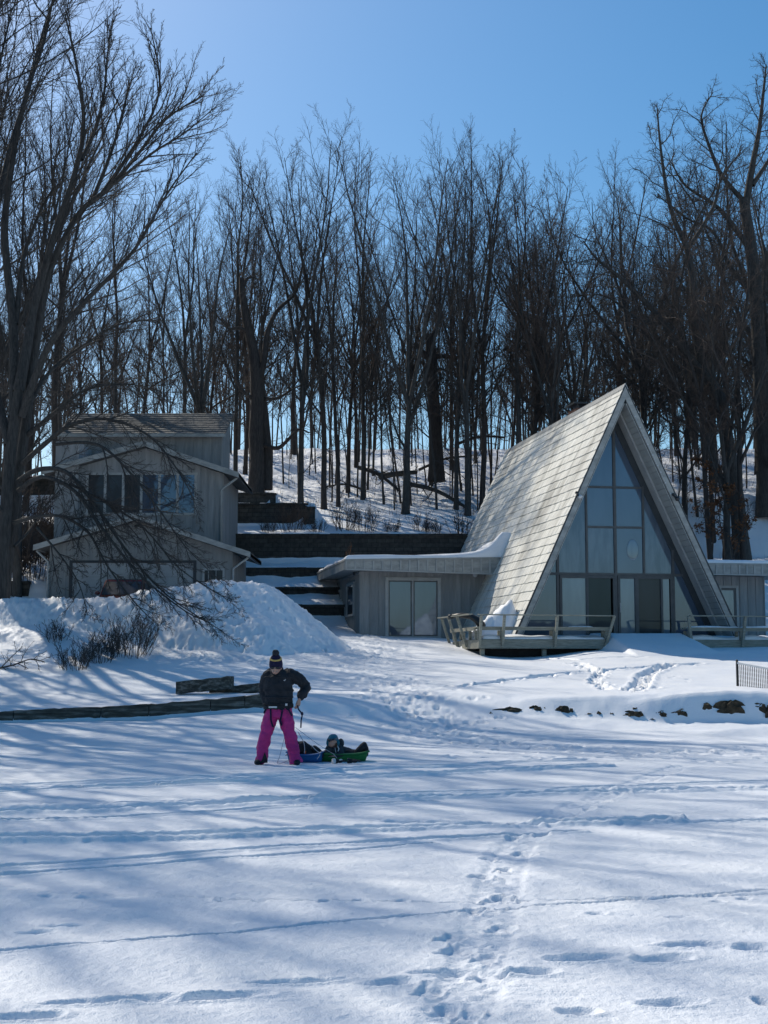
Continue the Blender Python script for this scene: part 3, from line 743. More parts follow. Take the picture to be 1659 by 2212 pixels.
# window on the front wall of the wing
(wu0, wz1), (wu1, wz0) = onplane(839, 1254, WR), onplane(945, 1374, WR)
mb = MB(); battens(mb, uWl + .03, -3.6, WR, 2.0, zflb, .37, skip=(wu0 - .14, wu1 + .14, wz0, wz1 + .13)); mb.build('wall_battens', M['siding'], wing)
wf = MB(); t = .14
wf.box((wu0 - t, WR - .06, wz0 - t), (wu0, WR + .01, wz1 + t)); wf.box((wu1, WR - .06, wz0 - t), (wu1 + t, WR + .01, wz1 + t))
wf.box((wu0, WR - .058, wz1), (wu1, WR + .01, wz1 + t)); wf.box((wu0, WR - .058, wz0 - t), (wu1, WR + .01, wz0)); um = (wu0 + wu1) / 2 - .02
wf.box((um - .035, WR - .05, wz0), (um + .035, WR + .01, wz1))
wfo = wf.build('wing_window', M['trim'], wing, bevel=.008)
inn = MB(); 
for a, b in ((wu0, um - .035), (um + .035, wu1)):
    inn.box((a, WR - .03, wz0), (a + .05, WR - .008, wz1)); inn.box((b - .05, WR - .03, wz0), (b, WR - .008, wz1)); inn.box((a + .05, WR - .029, wz1 - .05), (b - .05, WR - .009, wz1)); inn.box((a + .05, WR - .029, wz0), (b - .05, WR - .009, wz0 + .05))
inn.build('window_sash', M['bronze'], wfo)
for a, b in ((wu0 + .05, um - .085), (um + .085, wu1 - .05)): pane([(a, wz0 + .05), (b, wz0 + .05), (b, wz1 - .05), (a, wz1 - .05)], 'glass', WR - .022, wfo)
# porch globe at the right end of that wall
u, z = onplane(868 + 2, 1222, WR); u, z = onplane(867, 1264, WR); u, z = onplane(1868 * .5486, 2264 * .5486, WR)
mb = MB(); mb.ball((u, WR - .14, z), .10, 14, 10); gl = mb.build('porch_globe', M['white_metal'], house)
MB().tube([(u, WR, z + .02), (u, WR - .07, z + .02)], [.05, .045], 10).build('lamp_base', M['dark_trim'], gl)
# left end wall: battens, slim window, two doors
mb = MB(); n = 30
sw = [onside(1280 * .5486 + cx * .434 * .5486, (2050 + cy * .434) * .5486, uWl) for cx, cy in ((268, 555), (205, 855), (148, 590), (104, 1030), (90, 600), (48, 1000))]
for k in range(n + 1):
    r = WR + .04 + (WB - 1.3 - WR) * k / n
    blocked = any(min(a[0], b[0]) - .08 < r < max(a[0], b[0]) + .08 for a, b in ((sw[2], sw[3]), (sw[4], sw[5])))
    if blocked: continue
    if min(sw[0][0], sw[1][0]) - .08 < r < max(sw[0][0], sw[1][0]) + .08:
        mb.box((uWl - .028, r - .022, sw[0][1] + .1), (uWl, r + .022, zflb)); mb.box((uWl - .028, r - .022, 2.0), (uWl, r + .022, sw[1][1] - .1)); continue
    mb.box((uWl - .028, r - .022, 2.0), (uWl, r + .022, zflb))
mb.box((uWl - .030, WR + .02, zflb - .10), (uWl - .002, WB - 1.25, zflb - .01))
mb.build('wall_battens', M['siding'], wing)
r0, r1, z0, z1 = sw[0][0], sw[1][0], sw[1][1], sw[0][1]
mb = MB(); mb.box((uWl - .07, r0 - .02, z0 - .02), (uWl + .01, r0 + .11, z1)); mb.box((uWl - .07, r1 - .11, z0 - .02), (uWl + .01, r1 + .02, z1)); mb.box((uWl - .068, r0 + .11, z1 - .11), (uWl + .01, r1 - .11, z1)); mb.box((uWl - .10, r0 - .04, z0 - .10), (uWl + .01, r1 + .04, z0 - .02))
so = mb.build('end_window', M['trim'], wing); box_obj('window_pane', (uWl - .03, r0 + .11, z0), (uWl - .01, r1 - .11, z1 - .11), 'glass_dark', so)
for a, b, m in ((sw[2], sw[3], 'trim'), (sw[4], sw[5], 'dark_trim')):
    r0, r1 = a[0], b[0]; z1 = 4.75
    mb = MB(); mb.box((uWl - .06, r0, 2.3), (uWl + .01, r0 + .10, z1)); mb.box((uWl - .06, r1 - .10, 2.3), (uWl + .01, r1, z1)); mb.box((uWl - .058, r0 + .10, z1 - .10), (uWl + .01, r1 - .10, z1))
    dd = mb.build('end_door', M[m], wing); box_obj('door_panel', (uWl - .03, r0 + .10, 2.3), (uWl - .005, r1 - .10, z1 - .10), 'glass_dark' if m == 'trim' else 'dark_trim', dd)
# roof of the wing: slab + boarded fascia
wr_ = MB(); wr_.hexa([(uL + .05, FR_ + .03, zflb + .05), (uFr, FR_ + .03, zfrb + .05), (-1.6, WB, zfrb + .05), (uL + .05, WB, zflb + .05), (uL + .05, FR_ + .03, zfl - .02), (uFr, FR_ + .03, zfr - .02), (-1.6, WB, zfr - .02), (uL + .05, WB, zfl - .02)])
wro = wr_.build('wing_roof', M['soffit'], house)
fa = MB(); fa.hexa([(uL, FR_, zflb), (uFr, FR_, zfrb), (uFr, FR_ + .029, zfrb), (uL, FR_ + .029, zflb), (uL, FR_, zfl), (uFr, FR_, zfr), (uFr, FR_ + .029, zfr), (uL, FR_ + .029, zfl)])
fa.box((uL, FR_ + .032, zflb), (uL + .045, WB, zfl))
fb = MB(); n = 17
fb.hexa([(uL, FR_ - .040, zflb - .02), (uFr, FR_ - .040, zfrb - .02), (uFr, FR_ - .003, zfrb - .02), (uL, FR_ - .003, zflb - .02), (uL, FR_ - .040, zflb + .03), (uFr, FR_ - .040, zfrb + .03), (uFr, FR_ - .003, zfrb + .03), (uL, FR_ - .003, zflb + .03)])
for k in range(n + 1):
    f = k / n; u = uL + .03 + (uFr - uL - .06) * f; za, zb_ = zflb + (zfrb - zflb) * f, zfl + (zfr - zfl) * f
    fb.box((u - .032, FR_ - .034, za + .004), (u + .032, FR_ - .002, zb_ - .06))
fa.hexa([(uL - .04, FR_ - .05, zfl - .055), (uFr, FR_ - .05, zfr - .055), (uFr, FR_ + .028, zfr - .055), (uL - .04, FR_ + .028, zfl - .055), (uL - .04, FR_ - .05, zfl + .02), (uFr, FR_ - .05, zfr + .02), (uFr, FR_ + .028, zfr + .02), (uL - .04, FR_ + .028, zfl + .02)])
for k in range(60):
    r = FR_ + .1 + k * .165; fb.box((uL - .03, r - .035, zflb + .004), (uL - .001, r + .035, zfl - .06))
fa.box((uL - .045, FR_ + .03, zfl - .055), (uL + .05, WB, zfl + .018))
fo_ = fa.build('fascia', M['fascia'], wro); fb.build('fascia_battens', M['trim'], wro)
us = np.concatenate([np.linspace(uL + .02, uL + .5, 10), np.linspace(uL + .55, -3.2, 60), np.linspace(-3.15, -2.0, 22)])
rr = np.concatenate([np.linspace(FR_ - .02, FR_ + .5, 12), np.linspace(FR_ + .6, WB - .1, 50)])
zroof = lambda U_, R_: zfl + .02 + (zfr - zfl) * np.clip((U_ - uL) / (uFr - uL), 0, 1)
def wing_th(U_, R_):
    d = np.clip((-2.55 - U_), 0, 9); return .13 + .05 * sstep(0, 2.5, U_ - uL) + 0.82 * np.exp(-(d / .48) ** 1.25) * (1 - .12 * np.clip(R_ - FR_, 0, 4)) + .05 * np.sin(R_ * 2.2 + U_)
snow_slab('roof_snow', us, rr, zroof, wing_th, wro, edge=.20)
# soffit lamp of the wing
mb = MB(); mb.tube([(uL + .75, FR_ + 2.2, zflb + .05), (uL + .75, FR_ + 2.2, zflb - .08)], [.12, .10], 12); mb.build('soffit_lamp', M['dark_trim'], wro)
# dry weed standing in the roof snow
# right wing
vL = 2.72; vR = 10.6; zt = onplane(1600, 1218, FR_)[1]; zb_ = onplane(1600, 1242, FR_)[1]
uWr = onplane(1652, 1280, WR)[0]
w2 = box_obj('wing_wall', (2.0, WR, 1.9), (uWr, WB - 1.2, zb_ + .02), 'siding', house)
(a0, b1), (a1, b0) = onplane(1557, 1270, WR), onplane(1591, 1352, WR)
mb = MB(); battens(mb, 3.4, uWr - .03, WR, 2.0, zb_, .36, skip=(a0 - .1, a1 + .1, b0, b1 + .1)); mb.build('wall_battens', M['siding'], w2)
mb = MB(); mb.box((a0 - .1, WR - .06, b0 - .1), (a0, WR + .01, b1 + .1)); mb.box((a1, WR - .06, b0 - .1), (a1 + .1, WR + .01, b1 + .1)); mb.box((a0, WR - .058, b1), (a1, WR + .01, b1 + .1)); mb.box((a0, WR - .058, b0 - .1), (a1, WR + .01, b0))
o = mb.build('wing_window', M['trim'], w2)
mb = MB(); mb.box((a1 - .10, WR - .04, b0), (a1, WR - .008, b1)); mb.box((a0, WR - .039, b1 - .10), (a1 - .10, WR - .008, b1)); mb.build('window_sash', M['bronze'], o)
pane([(a0, b0), (a1 - .10, b0), (a1 - .10, b1 - .10), (a0, b1 - .10)], 'glass_curtain', WR - .022, o)
w2r = MB().box((1.6, FR_ + .03, zb_ + .05), (vR, WB, zt - .02)).build('wing_roof', M['soffit'], house)
fa = MB(); fa.box((vL, FR_, zb_), (vR, FR_ + .029, zt)); fa.box((vL, FR_ - .05, zt - .055), (vR + .04, FR_ - .001, zt + .02))
fb = MB(); fb.box((vL, FR_ - .040, zb_ - .02), (vR, FR_ - .003, zb_ + .03))
for k in range(24): fb.box((vL + .1 + k * .335 - .035, FR_ - .03, zb_ + .004), (vL + .1 + k * .335 + .035, FR_ - .002, zt - .06))
fa.build('fascia', M['fascia'], w2r); fb.build('fascia_battens', M['trim'], w2r)
us = np.concatenate([np.linspace(2.0, vR - .5, 60), np.linspace(vR - .45, vR, 10)])
snow_slab('roof_snow', us, rr, lambda U_, R_: zt + .02 + 0 * U_, lambda U_, R_: .15 + .5 * np.exp(-np.clip(U_ - 2.6, 0, 9) / .5), w2r, edge=.2)
for ch_ in list(house.children): ch_.location.z = -ZB

# ------------------------------------------------------------------ decks with slanted bench railings
def deck(name_label, u0, u1, r0, r1, posts, side_posts, end_tilt, cut):
    d = thing('deck', name_label, 'deck', (*house_xy((u0 + u1) / 2, r0), 1.85), HTH)
    off = (-(u0 + u1) / 2, -r0, -1.85)
    def T(p): return (p[0] + off[0], p[1] + off[1], p[2] + off[2])
    def bx(mb, a, b): mb.box(T(a), T(b))
    ft = 2.36
    p = MB(); n = 9; cutu = cut
    bw = (r1 - r0) / n
    for k in range(n): bx(p, (u0, r0 + k * bw, ft - .04), (u1 + (cutu if k < 4 else 0) * (1 - k / 4), r0 + (k + 1) * bw - .012, ft))
    p.build('deck_boards', M['deck_wood'], d)
    s_ = MB(); bx(s_, (u0, r0 - .045, ft - .31), (u1 + cutu, r0 - .002, ft - .02))
    if side_posts: bx(s_, (u0 - .045, r0 - .045, ft - .312), (u0 - .002, r1 + 1.3, ft - .022))
    s_.build('skirt_board', M['deck_wood'], d)
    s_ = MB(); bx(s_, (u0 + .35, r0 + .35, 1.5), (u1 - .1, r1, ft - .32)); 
    s_.build('under_deck_shade', M['dark'], d)  # near-black block paints in the shade below the deck boards
    for u in (u0 + .06, (u0 + u1) / 2, u1 - .25):
        s_ = MB(); bx(s_, (u, r0 + .1, 1.4), (u + .14, r0 + .24, ft - .33)); s_.build('footing_post', M['deck_wood'], d)
    sg = .30
    for i, u in enumerate(posts):
        tx = end_tilt * .17 if i == (len(posts) - 1 if end_tilt > 0 else 0) else 0
        b = MB(); b.bar(T((u - tx * .4, r0 - .07, ft - .25)), T((u + tx, r0 - .07 - sg, 3.15)), .085, .085, (0, 1, 0)); b.build('post', M['deck_wood'], d)
        b = MB(); bx(b, (u - .05, r0 - .04, ft), (u + .05, r0 + .07, 2.66)); bx(b, (u - .045, r0 + .36, ft), (u + .045, r0 + .45, 2.66)); b.build('bench_leg', M['deck_wood'], d)
    a, z = posts[0] - .12, posts[-1] + .18
    b = MB(); b.bar(T((a, r0 - .37, 3.17)), T((z, r0 - .37, 3.15)), .14, .04); b.build('top_rail', M['deck_wood'], d, .006)
    b = MB()
    for k in range(3): bx(b, (a + .02, r0 - .07 + k * .18, 2.74), (z - .02, r0 + .095 + k * .18, 2.78))
    bx(b, (a + .06, r0 - .06, 2.66), (z - .06, r0 - .02, 2.739)); b.build('bench_seat', M['deck_wood'], d)
    for k, r in enumerate(side_posts):
        b = MB(); b.bar(T((u0 - .06, r, ft - .25)), T((u0 - .40, r, 3.17)), .085, .085, (0, 1, 0)); b.build('post', M['deck_wood'], d)
        b = MB(); bx(b, (u0 + .02, r - .045, ft), (u0 + .11, r + .045, 2.66)); bx(b, (u0 + .38, r - .045, ft), (u0 + .46, r + .045, 2.66)); b.build('bench_leg', M['deck_wood'], d)
    if side_posts:
        b = MB(); b.bar(T((u0 - .40, r0 - .42, 3.18)), T((u0 - .44, side_posts[-1] + .25, 3.19)), .14, .04); b.build('top_rail', M['deck_wood'], d, .006)
        b = MB()
        for k in range(3): bx(b, (u0 - .05 + k * .18, r0 + .5, 2.742), (u0 + .115 + k * .18, side_posts[-1] + .2, 2.782))
        bx(b, (u0 - .05, r0 + .5, 2.66), (u0 - .01, side_posts[-1] + .15, 2.741)); b.build('bench_seat', M['deck_wood'], d)
    return d, T
dpost = [onplane(px, 1330, -1.72)[0] for px in (1040, 1090, 1204, 1317)]
d1, T1 = deck('weathered wooden deck with slanted bench railing left of the snowy steps', dpost[0] + .02, dpost[-1] - .02, -1.35, 1.2, dpost, [0.25, 1.6, 2.7], 1, .35)
rpost = [onplane(px, 1330, -1.72)[0] for px in (1497, 1610)]; rpost += [rpost[1] + (rpost[1] - rpost[0]) * k for k in (1, 2)]
d2, T2 = deck('weathered wooden deck with bench railing on the right, running out of view', rpost[0] - .1, rpost[-1] + .1, -1.35, 1.2, rpost, [], -1, 0.02)
def slab_on(name, T, u0, u1, r0, r1, z, th, parent, edge=.12, seed=1):
    us = np.linspace(u0, u1, max(8, int((u1 - u0) / .06))); rs_ = np.linspace(r0, r1, max(8, int((r1 - r0) / .06)))
    o = snow_slab(name, us, rs_, lambda a, b: z + 0 * a, lambda a, b: th * (.75 + .5 * perlin(a * 1.1 + seed, b * 1.1, 44)), parent, edge, seed)
    o.location = T((0, 0, 0))
u0, u1 = dpost[0], dpost[-1]
slab_on('deck_snow', T1, u0 + .15, u1 - .02, -1.30, 1.2, 2.36, .17, d1, .2)
slab_on('bench_snow', T1, u1 - 1.25, u1 - .5, -1.40, -.95, 2.78, .06, d1, .2, 3)
slab_on('deck_snow', T2, rpost[0] + .0, rpost[-1], -1.25, 1.2, 2.36, .17, d2, .2, 5)
slab_on('bench_snow', T2, rpost[0] + .05, rpost[1] - .1, -1.40, -.92, 2.78, .06, d2, .15, 7)
slab_on('bench_snow', T2, rpost[1] + .1, rpost[-1], -1.40, -.92, 2.78, .06, d2, .15, 9)
# black tarp roll drooping over the deck rail
x, y = house_xy(dpost[0] + .1, .6)
tp = thing('drain_hose', 'black drooping flexible pipe lying over the bench at the deck corner', 'pipe', (x, y, 3.0), HTH)
MB().tube([(-.55, .3, .18), (-.2, .15, .22), (.1, .0, .18), (.3, -.1, .05), (.42, -.2, -.12), (.5, -.25, -.2)], [.07, .09, .10, .13, .15, .11], 12).build('pipe_run', M['black_metal'], tp)
MB().tube([(-.62, .33, .16), (-.5, .28, .185)], [.085, .085], 12).build('pipe_collar', M['dark_trim'], tp)

# ------------------------------------------------------------------ garage house on the left
def hp(px, py, Y): p = at(px, py, Y); return p[0], p[2]
GY0, HY0, TY0 = 56.0, 60.5, 63.0
lh = thing('garage_house', 'weathered board-sided tall house on the left with gabled garage in front', 'house', (-9.5, GY0, 3.35))
LO = (-9.5, GY0, 3.35)
def q3(x, y, z): return (x - LO[0], y - LO[1], z - LO[2])
def wallbox(name, x0, x1, y0, y1, z0, z1, m, parent, bevel=0):
    return MB().box(q3(x0, y0, z0), q3(x1, y1, z1)).build(name, M[m], parent, bevel)
# garage
gx0, gx1 = hp(106, 1250, GY0)[0], hp(502, 1250, GY0)[0]
(pxk, pzk), (elx, elz), (erx, erz) = hp(293, 1112, GY0 - .45), hp(72, 1178, GY0 - .45), hp(541, 1193, GY0 - .45)
def rz_(x): return pzk + (elz - pzk) * (x - pxk) / (elx - pxk) if x < pxk else pzk + (erz - pzk) * (x - pxk) / (erx - pxk)
th = .20
gw = MB().prism([q3(gx0, GY0, 3.2), q3(gx1, GY0, 3.2), q3(gx1, GY0, rz_(gx1) - th), q3(pxk, GY0, pzk - th), q3(gx0, GY0, rz_(gx0) - th)], (0, HY0 - GY0 + 1, 0)).build('garage_wall', M['siding_tan'], lh)
dx0, dx1, dzt = hp(157, 1216, GY0)[0], hp(418, 1216, GY0)[0], hp(157, 1216, GY0)[1]
mb = MB(); n = 24
for k in range(n + 1):
    x = gx0 + .05 + (gx1 - gx0 - .1) * k / n
    z0 = 3.2 if (x < dx0 - .1 or x > dx1 + .1) else dzt + .1
    mb.box(q3(x - .02, GY0 - .025, z0), q3(x + .02, GY0, rz_(x) - th - .02))
mb.build('wall_battens', M['siding_tan'], gw)
for (xa, za, xb, zb2) in ((elx, elz, pxk, pzk), (pxk, pzk, erx, erz)):
    ro = MB().prism([q3(xa, GY0 - .45, za), q3(xb, GY0 - .45, zb2), q3(xb, GY0 - .45, zb2 - th + .02), q3(xa, GY0 - .45, za - th + .02)], (0, HY0 - GY0 + .5, 0)).build('garage_roof', M['shingle'], lh)
    MB().prism([q3(xa, GY0 - .49, za + .015), q3(xb, GY0 - .49, zb2 + .015), q3(xb, GY0 - .49, zb2 - th), q3(xa, GY0 - .49, za - th)], (0, .035, 0)).build('rake_board', M['fascia'], ro)
mb = MB()
for k in range(4): mb.box(q3(dx0, GY0 - .005, 3.3 + k * (dzt - 3.3) / 4), q3(dx1, GY0 + .04, 3.3 + (k + 1) * (dzt - 3.3) / 4 - .012))
gd = mb.build('garage_door', M['door_white'], gw)
lx, lz = hp(300, 1136, GY0); mb = MB(); mb.box(q3(lx - .12, GY0 - .03, lz - .04), q3(lx + .12, GY0, lz + .06)); mb.ball(q3(lx - .1, GY0 - .10, lz - .03), .07, 10, 8); mb.ball(q3(lx + .1, GY0 - .10, lz - .03), .07, 10, 8); mb.build('wall_lamp', M['dark_trim'], gw)
mb = MB(); mb.box(q3(dx0 - .12, GY0 - .04, 3.2), q3(dx0, GY0 + .01, dzt + .1)); mb.box(q3(dx1, GY0 - .04, 3.2), q3(dx1 + .12, GY0 + .01, dzt + .1)); mb.box(q3(dx0, GY0 - .038, dzt), q3(dx1, GY0 + .01, dzt + .1)); mb.build('door_trim', M['dark_trim'], gd)
sx0, sz1 = hp(442, 1232, GY0); sx1 = hp(481, 1232, GY0)[0]
mb = MB(); mb.box(q3(sx0 - .08, GY0 - .04, sz1 - .9), q3(sx0, GY0 + .01, sz1 + .08)); mb.box(q3(sx1, GY0 - .04, sz1 - .9), q3(sx1 + .08, GY0 + .01, sz1 + .08)); mb.box(q3(sx0, GY0 - .038, sz1), q3(sx1, GY0 + .01, sz1 + .08))
wo = mb.build('garage_window', M['trim'], gw); wallbox('window_pane', sx0, sx1, GY0 - .01, GY0 + .005, sz1 - .9, sz1, 'glass_dark', wo)
# snow line on the lit left slope of the garage roof
xs_ = np.linspace(elx + .05, pxk - .02, 60); ys_ = np.linspace(GY0 - .44, HY0 - .1, 14)
sn = snow_slab('roof_snow', xs_, ys_, lambda a, b: pzk + (elz - pzk) * (a - pxk) / (elx - pxk) + .002, lambda a, b: .05 + .03 * perlin(a * 2, b, 50), lh, .12); sn.location = (-LO[0], -LO[1], -LO[2])
for gx, wx in ((elx, gx0), (erx, gx1)):
    sg = 1 if gx < 0 and gx == elx else -1
    ez = elz if gx == elx else erz
    b = MB(); b.bar(q3(gx + sg * .06, GY0 - .4, ez - .10), q3(gx + sg * .06, HY0, ez - .10), .12, .12); b.tube([q3(gx + sg * .1, GY0 - .3, ez - .2), q3(wx - sg * .04, GY0 - .1, ez - .62), q3(wx - sg * .02, GY0 - .06, 3.3)], .045, 8); b.build('gutter', M['trim'], lh)
# main body behind the garage: gabled front
bx0, bx1 = hp(171, 1050, HY0)[0], hp(483, 1050, HY0)[0]; cx0 = hp(122, 1050, HY0)[0]
(mpx, mpz), (mlx, mlz), (mrx, mrz) = hp(312, 953, HY0 - .5), hp(92, 1014, HY0 - .5), hp(516, 1021, HY0 - .5)
def mz(x): return mpz + (mlz - mpz) * (x - mpx) / (mlx - mpx) if x < mpx else mpz + (mrz - mpz) * (x - mpx) / (mrx - mpx)
mw = MB().prism([q3(cx0 + .3, HY0, 3.2), q3(bx1, HY0, 3.2), q3(bx1, HY0, mz(bx1) - .22), q3(mpx, HY0, mpz - .22), q3(cx0 + .3, HY0, mz(cx0 + .3) - .22)], (0, 6, 0)).build('front_wall', M['siding'], lh)
wx0, wz1b = hp(189, 1026, HY0); wx1, wz0b = hp(422, 1108, HY0)
mb = MB(); n = 20
for k in range(n + 1):
    x = bx0 + .05 + (bx1 - bx0 - .1) * k / n
    if wx0 - .12 < x < wx1 + .12:
        mb.box(q3(x - .02, HY0 - .025, wz1b + .12), q3(x + .02, HY0, mz(x) - .24)); mb.box(q3(x - .02, HY0 - .025, 5), q3(x + .02, HY0, wz0b - .12))
    else: mb.box(q3(x - .02, HY0 - .025, 4), q3(x + .02, HY0, mz(x) - .24))
mb.build('wall_battens', M['siding'], mw)
for (xa, za, xb, zb2) in ((mlx, mlz, mpx, mpz), (mpx, mpz, mrx, mrz)):
    ro = MB().prism([q3(xa, HY0 - .5, za), q3(xb, HY0 - .5, zb2), q3(xb, HY0 - .5, zb2 - .2), q3(xa, HY0 - .5, za - .2)], (0, 6.3, 0)).build('front_roof', M['shingle'], lh)
    MB().prism([q3(xa, HY0 - .54, za + .015), q3(xb, HY0 - .54, zb2 + .015), q3(xb, HY0 - .54, zb2 - .22), q3(xa, HY0 - .54, za - .22)], (0, .035, 0)).build('rake_board', M['fascia'], ro)
xs_ = np.linspace(mlx + .05, mpx - .02, 60); ys_ = np.linspace(HY0 - .48, HY0 + 2, 10)
sn = snow_slab('roof_snow', xs_, ys_, lambda a, b: mpz + (mlz - mpz) * (a - mpx) / (mlx - mpx) + .002, lambda a, b: .05 + .03 * perlin(a * 2, b, 51), lh, .12); sn.location = (-LO[0], -LO[1], -LO[2])
# ribbon of six windows
n = 6; mb = MB(); pw = (wx1 - wx0) / n
mb.box(q3(wx0 - .1, HY0 - .05, wz0b - .1), q3(wx1 + .1, HY0 + .01, wz0b)); mb.box(q3(wx0 - .1, HY0 - .05, wz1b), q3(wx1 + .1, HY0 + .01, wz1b + .1))
for k in range(n + 1): mb.box(q3(wx0 + k * pw - .055, HY0 - .048, wz0b), q3(wx0 + k * pw + .055, HY0 + .01, wz1b))
wo = mb.build('ribbon_window', M['trim'], mw)
for k in range(n): wallbox('window_pane', wx0 + k * pw + .055, wx0 + (k + 1) * pw - .055, HY0 - .02, HY0 - .005, wz0b, wz1b, 'glass_dark' if k < 3 else 'glass', wo)
b = MB(); b.bar(q3(mrx - .06, HY0 - .45, mrz - .1), q3(mrx - .06, HY0 + 5.5, mrz - .1), .12, .12); b.tube([q3(mrx - .1, HY0 - .3, mrz - .2), q3(bx1 + .1, HY0 - .12, mrz - .55), q3(bx1 - .08, HY0 - .07, mrz - .7), q3(bx1 - .08, HY0 - .07, 6.0)], .05, 8); b.build('gutter', M['trim'], lh)
# chimney chase on the left
tz = hp(125, 936, HY0 - .3)[1]
wallbox('chimney_chase', cx0, bx0 + .02, HY0 - .3, HY0 + 2.5, 3.2, tz - .35, 'siding', lh)
# tall rear block with a shingled roof
tx0, tx1 = hp(124, 960, TY0)[0], hp(481, 960, TY0)[0]; ez = hp(124, 937, TY0 - .4)[1]; rz2 = hp(124, 893, TY0 + 3)[1]
wallbox('rear_block', tx0, tx1, TY0, TY0 + 3.0, 5, ez, 'siding', lh)
mb = MB(); n = 18
for k in range(n + 1): x = tx0 + .05 + (tx1 - tx0 - .1) * k / n; mb.box(q3(x - .02, TY0 - .025, 9), q3(x + .02, TY0, ez - .05))
mb.build('wall_battens', M['siding'], lh)
ex0, ex1 = hp(122, 936, TY0 - .4)[0], hp(487, 936, TY0 - .4)[0]
mb = MB(); nrow = 11; rs = random.Random(4)
for k in range(nrow):
    f0, f1 = k / nrow, (k + 1) / nrow
    ya, yb = TY0 - .4 + 3.4 * f0, TY0 - .4 + 3.4 * f1; za, zb2 = ez + (rz2 - ez) * f0, ez + (rz2 - ez) * f1
    x = ex0
    while x < ex1:
        w = min(rs.uniform(.25, .5), ex1 - x); j = rs.uniform(0, .015)
        mb.hexa([q3(x, ya, za - .05), q3(x + w - .01, ya, za - .05), q3(x + w - .01, yb, zb2 - .05), q3(x, yb, zb2 - .05), q3(x, ya, za + .03 + j), q3(x + w - .01, ya, za + .03 + j), q3(x + w - .01, yb, zb2 + .002), q3(x, yb, zb2 + .002)]); x += w + 1e-4
rb_ = MB()
for xx in (tx0, tx1 - .1): rb_.prism([q3(xx, TY0 + .02, ez - .02), q3(xx, TY0 + 2.98, ez - .02), q3(xx, TY0 + 2.98, rz2 - .09)], (.1, 0, 0))
rb_.box(q3(tx0 + .1, TY0 + 2.9, ez - .02), q3(tx1 - .1, TY0 + 2.98, rz2 - .09))
rb_.build('gable_wall', M['siding'], lh)
rr_ = mb.build('rear_roof', M['shingle'], lh)
mb = MB(); mb.hexa([q3(ex0, TY0 + 3.0, rz2 - .06), q3(ex1, TY0 + 3.0, rz2 - .06), q3(ex1, TY0 + 3.3, rz2 - .35), q3(ex0, TY0 + 3.3, rz2 - .35), q3(ex0, TY0 + 3.0, rz2 - .001), q3(ex1, TY0 + 3.0, rz2 - .001), q3(ex1, TY0 + 3.3, rz2 - .25), q3(ex0, TY0 + 3.3, rz2 - .25)]); mb.build('rear_roof', M['shingle'], lh)
wallbox('eave_board', ex0, ex1, TY0 - .44, TY0 - .405, ez - .14, ez + .01, 'fascia', rr_)

# ------------------------------------------------------------------ retaining walls
def block_wall(label, pts, zt, zb, th=.45, cap=True):
    """wall along points (x, y); zt/zb top and bottom"""
    cx, cy = np.mean([p[0] for p in pts]), np.mean([p[1] for p in pts])
    w = thing('retaining_wall', label, 'retaining wall', (cx, cy, zb))
    mb = MB(); cp = MB(); zt = zt if hasattr(zt, '__len__') else [zt] * len(pts)
    for i, ((x0, y0), (x1, y1)) in enumerate(zip(pts[:-1], pts[1:])):
        L_ = math.hypot(x1 - x0, y1 - y0); nx, ny = (y1 - y0) / L_, -(x1 - x0) / L_
        a = [(x0 - cx, y0 - cy), (x1 - cx, y1 - cy), (x1 - cx - nx * th, y1 - cy - ny * th), (x0 - cx - nx * th, y0 - cy - ny * th)]
        mb.hexa([(*a[0], -.4), (*a[1], -.4), (*a[2], -.4), (*a[3], -.4), (*a[0], zt[i] - zb), (*a[1], zt[i + 1] - zb), (*a[2], zt[i + 1] - zb), (*a[3], zt[i] - zb)])
    mb.build('block_face', M['block'], w)
    rs = random.Random(int(abs(cx * 10)))
    # cap stones
    for i, ((x0, y0), (x1, y1)) in enumerate(zip(pts[:-1], pts[1:])):
        L_ = math.hypot(x1 - x0, y1 - y0); n = max(1, int(L_ / .45)); nx, ny = (y1 - y0) / L_, -(x1 - x0) / L_
        for k in range(n):
            f0, f1 = k / n, (k + .96) / n
            if rs.random() < .12: continue
            z = zt[i] - zb - .10 + rs.uniform(-.01, .01); o_ = .04 + rs.uniform(0, .02)
            p = (x0 + (x1 - x0) * f0 - cx + nx * o_, y0 + (y1 - y0) * f0 - cy + ny * o_, z + .055); q = (x0 + (x1 - x0) * f1 - cx + nx * o_, y0 + (y1 - y0) * f1 - cy + ny * o_, z + .055)
            cp.bar(p, q, .10, .10)
    cp.build('cap_stones', M['block'], w)
    return w
xa, xb = at(484, 1150, 65.9)[0] - 1.0, at(1015, 1150, 65.9)[0] + .8
block_wall('long dark block wall below the bushy snowbank between the two houses', [(xa, 65.75), (xb, 65.75)], 7.52, 6.1)
for yy, zt, zb, lab in ((64.05, 5.84, 5.2, 'uppermost low terrace wall below the long dark wall'), (62.55, 4.88, 4.35, 'middle low terrace wall, moss along its snowy top'), (61.05, 4.05, 3.3, 'lowest terrace wall beside the rear corner of the A-frame wing')):
    block_wall(lab, [(-8.5, yy), (-1.2, yy)], zt, zb)
arc1 = [(-9, 68.45)] + [(x, 68.45 + .18 * max(0, x + 4.5) ** 2) for x in np.linspace(-6, -3.35, 9)]
block_wall('curved lower tier of block wall on the slope right of the tall house', arc1, [9.26] * 8 + [9.1, 9.0], 8.2)
arc2 = [(-9, 70.1)] + [(x, 70.1 + .5 * max(0, x + 6.2) ** 2) for x in np.linspace(-7, -5.4, 7)]
block_wall('short upper tier of block wall under the hollow tree', arc2, [9.98] * 8, 8.9)
